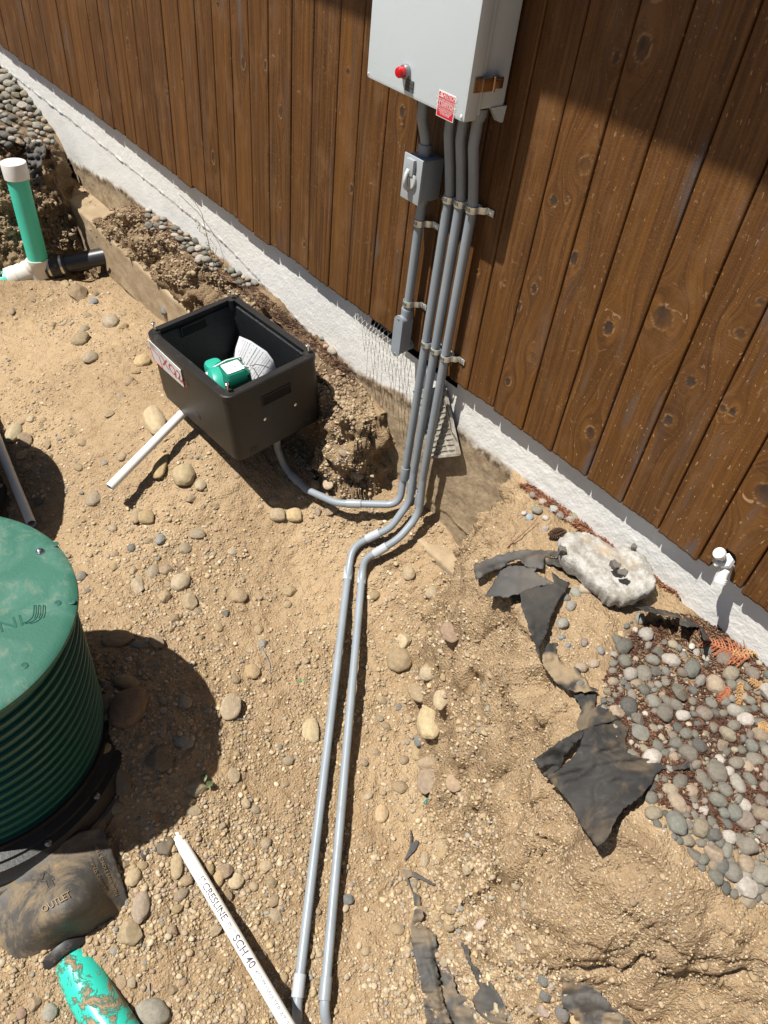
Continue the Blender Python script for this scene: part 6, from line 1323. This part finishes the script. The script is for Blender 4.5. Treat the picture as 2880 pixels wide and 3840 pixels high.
# ------------------------------------------------------------------ torn weed fabric
def smooth_depth(pts):
    D = []
    for x, y, h in pts:
        P, nn = G(x, y); v = ray(x, y); t = np.dot(P-CAMC, v)/np.dot(v, v); D.append(t-h/abs(v[2]))
    return np.array(D)
def fabric(outl, label, m=FAB, h=.02, hs=None, inner=(), step=8, wr=.006, dust=0., jit=3.0, seed=1, ws=.02, fold=None):
    "outline in the photograph with a height above the ground for each corner"
    hs = hs or [h]*len(outl); C3 = [(x, y, q) for (x, y), q in zip(outl, hs)]+[(x, y, q) for x, y, q in inner]; ctl = []
    for i in range(len(outl)):
        a, b = C3[i], C3[(i+1) % len(outl)]; L = math.hypot(a[0]-b[0], a[1]-b[1]); k = max(1, int(L/45))
        for j in range(k): t = j/k; ctl.append((a[0]+(b[0]-a[0])*t, a[1]+(b[1]-a[1])*t, a[2]+(b[2]-a[2])*t))
    ctl += [c for c in C3[len(outl):]]; D = smooth_depth(ctl); K = np.array([(c[0]/400, c[1]/400) for c in ctl]); f = rbf(K, D, .03)
    V2, F2, n = sheet(outl, step, None, jit, seed); XY = np.array(V2); T = f(XY[:, 0]/400, XY[:, 1]/400)
    o_ = seed*3.1; wv = fbm(XY[:, 0]*ws*.6+o_, XY[:, 1]*ws*1.5, o_, 4, .6); rid = (1-np.abs(fbm(XY[:, 0]*ws*.7+o_+9, XY[:, 1]*ws*.7, o_+2, 2)))**3
    T = T-wr*1.7*wv-wr*2.6*rid-.0012*fbm(XY[:, 0]*.16, XY[:, 1]*.16, o_, 2)
    if fold is not None: T = T-fold(XY[:, 0], XY[:, 1])
    V = np.array([CAMC+ray(x, y)*t for (x, y), t in zip(V2, T)])
    me = mesh('torn_fabric', V, F2, True); at = me.attributes.new('dust', 'FLOAT', 'POINT')
    dv = np.clip(dust*sst(.0, .35, fbm(XY[:, 0]*.012+o_, XY[:, 1]*.012, 4., 3)), 0, 1); at.data.foreach_set('value', dv.astype(np.float32))
    o = link('torn_fabric', me, m); so_ = o.modifiers.new('thickness', 'SOLIDIFY'); so_.thickness = .0016; so_.offset = -1
    return tag(o, label, 'fabric')
def K5(pts): return [(1760+.6303*x, 2020+.6303*y) for x, y in pts]
def K6(pts): return [(1900+.8403*x, 2600+.8403*y) for x, y in pts]
def K7(pts): return [(1450+.8403*x, 3100+.8403*y) for x, y in pts]
def K8(pts): return [(2280+.6303*x, 2280+.6303*y) for x, y in pts]
fabric(K5([(25,155),(150,108),(300,66),(430,66),(550,82),(556,112),(450,110),(440,180),(400,178),(330,166),(300,125),(250,135),(200,170),(100,215),(45,245)]), 'curled grey-black fabric strip reaching left from under the concrete chunk', FABG, hs=[.05,.055,.045,.03,.02,.015,.02,.015,.02,.03,.05,.05,.045,.03,.02], seed=2, wr=.004)
fabric(K5([(205,166),(300,163),(400,182),(385,200),(500,264),(400,285),(300,330),(215,350),(150,345),(95,340),(140,270)]), 'flat pale-grey fabric tongue hanging below the curled strip', FABG, hs=[.03,.03,.02,.02,.02,.04,.055,.06,.06,.06,.05], seed=3, wr=.003)
fabric(K5([(302,330),(345,300),(420,288),(500,264),(490,200),(540,240),(600,270),(560,330),(530,370),(500,440),(470,505),(478,520),(440,600),(420,650),(425,735),(385,620),(330,470),(306,390)]), 'long brownish fabric strip narrowing to a point down the bank edge', FAB, hs=[.05,.045,.03,.025,.02,.02,.02,.02,.03,.03,.035,.04,.05,.05,.035,.06,.06,.055], seed=4, wr=.003)
fabric(K5([(450,110),(560,130),(610,155),(700,185),(710,215),(640,205),(580,178),(520,168),(460,150)]), 'narrow dusty fabric strip tucked under the left side of the concrete chunk', FAB, h=.012, seed=5, wr=.004, dust=.7)
fabric(K5([(470,620),(530,622),(520,680),(540,740),(590,770),(645,765),(660,800),(700,840),(715,880),(765,905),(700,915),(640,915),(575,895),(520,860),(470,800),(430,740),(440,680)]), 'half-buried dusty fabric draped over the bank edge below the long strip', FAB, hs=[.004,.003,.002,.002,.002,.003,.003,.004,.006,.01,.02,.03,.035,.04,.04,.035,.02], seed=6, wr=.004, dust=.8)
fabric(K6([(300,10),(345,-8),(400,0),(392,60),(440,40),(450,75),(480,92),(505,112),(460,130),(400,142),(330,168),(312,140),(335,70)]), 'small crumpled fabric piece just above the big hanging flap', FAB, hs=[.01,.005,.004,.003,.003,.003,.004,.01,.02,.03,.03,.02,.02], seed=7, wr=.005, dust=.35)
fabric(K6([(345,160),(430,138),(500,118),(545,160),(530,200),(540,268),(620,290),(700,322),(760,322),(812,308),(818,332),(790,342),(700,338),(665,362),(650,400),(615,440),(600,462),(520,515),(490,560),(470,600),(458,630),(440,660),(405,686),(380,650),(330,592),(290,500),(240,440),(205,405),(178,375),(240,335),(290,290),(330,230)]), 'big black triangular fabric flap hanging over the bank', FAB,
    hs=[.04,.02,.01,.004,.003,.003,.003,.005,.01,.012,.01,.008,.01,.01,.015,.02,.03,.04,.05,.055,.06,.065,.075,.07,.07,.065,.06,.055,.05,.06,.06,.05], seed=8, wr=.005, dust=0., ws=.012, fold=lambda x, y: .016*np.exp(-((y-(2905-.05*(x-2080)-55*np.sin((x-2050)/250)))/13)**2)*sst(2040, 2100, x)*sst(2520, 2380, x)+.010*np.exp(-((y-2850+.2*(x-2200))/10)**2)*sst(2180, 2240, x))
fabric(K6([(118,300),(200,240),(260,200),(330,166),(348,172),(330,205),(290,240),(262,282),(240,330),(185,378),(160,362),(215,318),(180,318),(150,336)]), 'rolled edge of fabric sticking out left of the big flap', FAB, hs=[.05,.05,.05,.045,.04,.04,.035,.03,.03,.04,.045,.04,.045,.05], seed=9, wr=.006)
fabric(K7([(60,195),(85,190),(125,203),(165,225),(222,260),(205,262),(165,242),(110,222),(95,232),(118,290),(150,310),(152,360),(122,350),(118,300),(85,235)]), 'thin curved fabric ribbon on the floor, upper of the bottom strips', FABG, h=.006, seed=10, step=6, jit=1.2, wr=.002, dust=.5)
fabric(K7([(130,365),(155,370),(168,400),(150,430),(185,455),(222,482),(228,560),(215,600),(240,700),(250,760),(290,881),(180,881),(160,740),(130,600),(108,500),(110,430)]), 'long dusty fabric strip running to the bottom edge right of the conduits', FABG, h=.008, seed=11, wr=.006, dust=.35, fold=lambda x, y: .012*np.exp(-((x-(1600+(y-3500)*.16))/9)**2))
fabric(K7([(210,545),(240,580),(275,620),(300,680),(316,745),(380,770),(440,815),(500,850),(560,881),(560,910),(300,910),(280,840),(250,740),(228,640)]), 'wide wrinkled fabric sheet at the bottom edge, right of the long strip', FABG, h=.007, seed=12, wr=.006, dust=.45)
fabric(K7([(322,508),(352,520),(368,548),(372,596),(420,650),(460,690),(500,748),(530,800),(552,836),(545,850),(520,881),(440,860),(400,820),(385,770),(420,720),(400,680),(362,600),(348,560)]), 'fabric tongue with a sharp upper tip near the bottom edge', FABG, h=.007, seed=13, wr=.004, dust=.35)
fabric([(2104,3640),(2140,3662),(2180,3680),(2222,3702),(2262,3738),(2300,3780),(2340,3812),(2390,3860),(2390,3920),(2180,3920),(2150,3800),(2110,3780),(2108,3705)], 'fabric corner emerging from the bank foot at the bottom edge', FABG, h=.008, seed=14, wr=.006, dust=.6)
fabric([(1538,3110),(1548,3140),(1545,3160),(1562,3150),(1572,3158),(1560,3185),(1520,3228),(1516,3222),(1535,3180),(1538,3150)], 'tiny forked fabric scrap above the fabric ribbon', FABG, h=.006, seed=15, step=5, jit=.8, wr=.001)
fabric(K8([(160,0),(230,-10),(330,15),(420,38),(440,66),(520,40),(600,62),(700,84),(780,112),(850,118),(885,150),(930,168),(965,210),(965,300),(935,275),(905,190),(860,180),(820,208),(730,200),(640,205),(570,192),(540,112),(470,118),(425,100),(430,64),(330,45),(240,22)]), 'crumpled black fabric roll along the foundation below the tap', FAB, h=.03, inner=[(2500,2300,.055),(2560,2330,.065),(2650,2350,.075),(2740,2380,.07),(2800,2395,.065)], seed=16, wr=.012, ws=.03)
fabric([(97,540),(135,532),(173,538),(170,580),(158,620),(164,660),(160,700),(126,705),(118,668),(106,620),(100,580)], 'black fabric scrap hanging down the far trench end by the standpipe', FABG, hs=[.02,.02,.03,.05,.06,.05,.03,.03,.04,.05,.03], seed=17, step=7, wr=.012, ws=.05)

ORD = ['leftmost', 'second from left', 'third from left', 'fourth from left', 'fifth from left', 'sixth from left', 'seventh from left', 'eighth from left', 'ninth from left', 'tenth from left', 'eleventh from left', 'twelfth from left', 'thirteenth from left', 'fourteenth from left', 'fifteenth from left', 'sixteenth from left', 'seventeenth from left', 'eighteenth from left', 'nineteenth from left', 'twentieth from left', '21st from left', '22nd from left', '23rd from left', '24th from left', '25th from left', '26th from left', '27th from left', '28th from left']
byl = {}
for o, P in STL:
    v = (P-CAMC) @ CAMR; byl.setdefault(o['label'], []).append((float(v[0]/-v[2]), o))
for l, L in byl.items():
    if len(L) < 2: continue
    L.sort(key=lambda t: t[0]); nl = l.replace(' stone ', ' stones ').replace(' pebble ', ' pebbles ')
    for i, (_, o) in enumerate(L):
        if i < len(ORD): o['label'] = ORD[i]+' of the '+nl
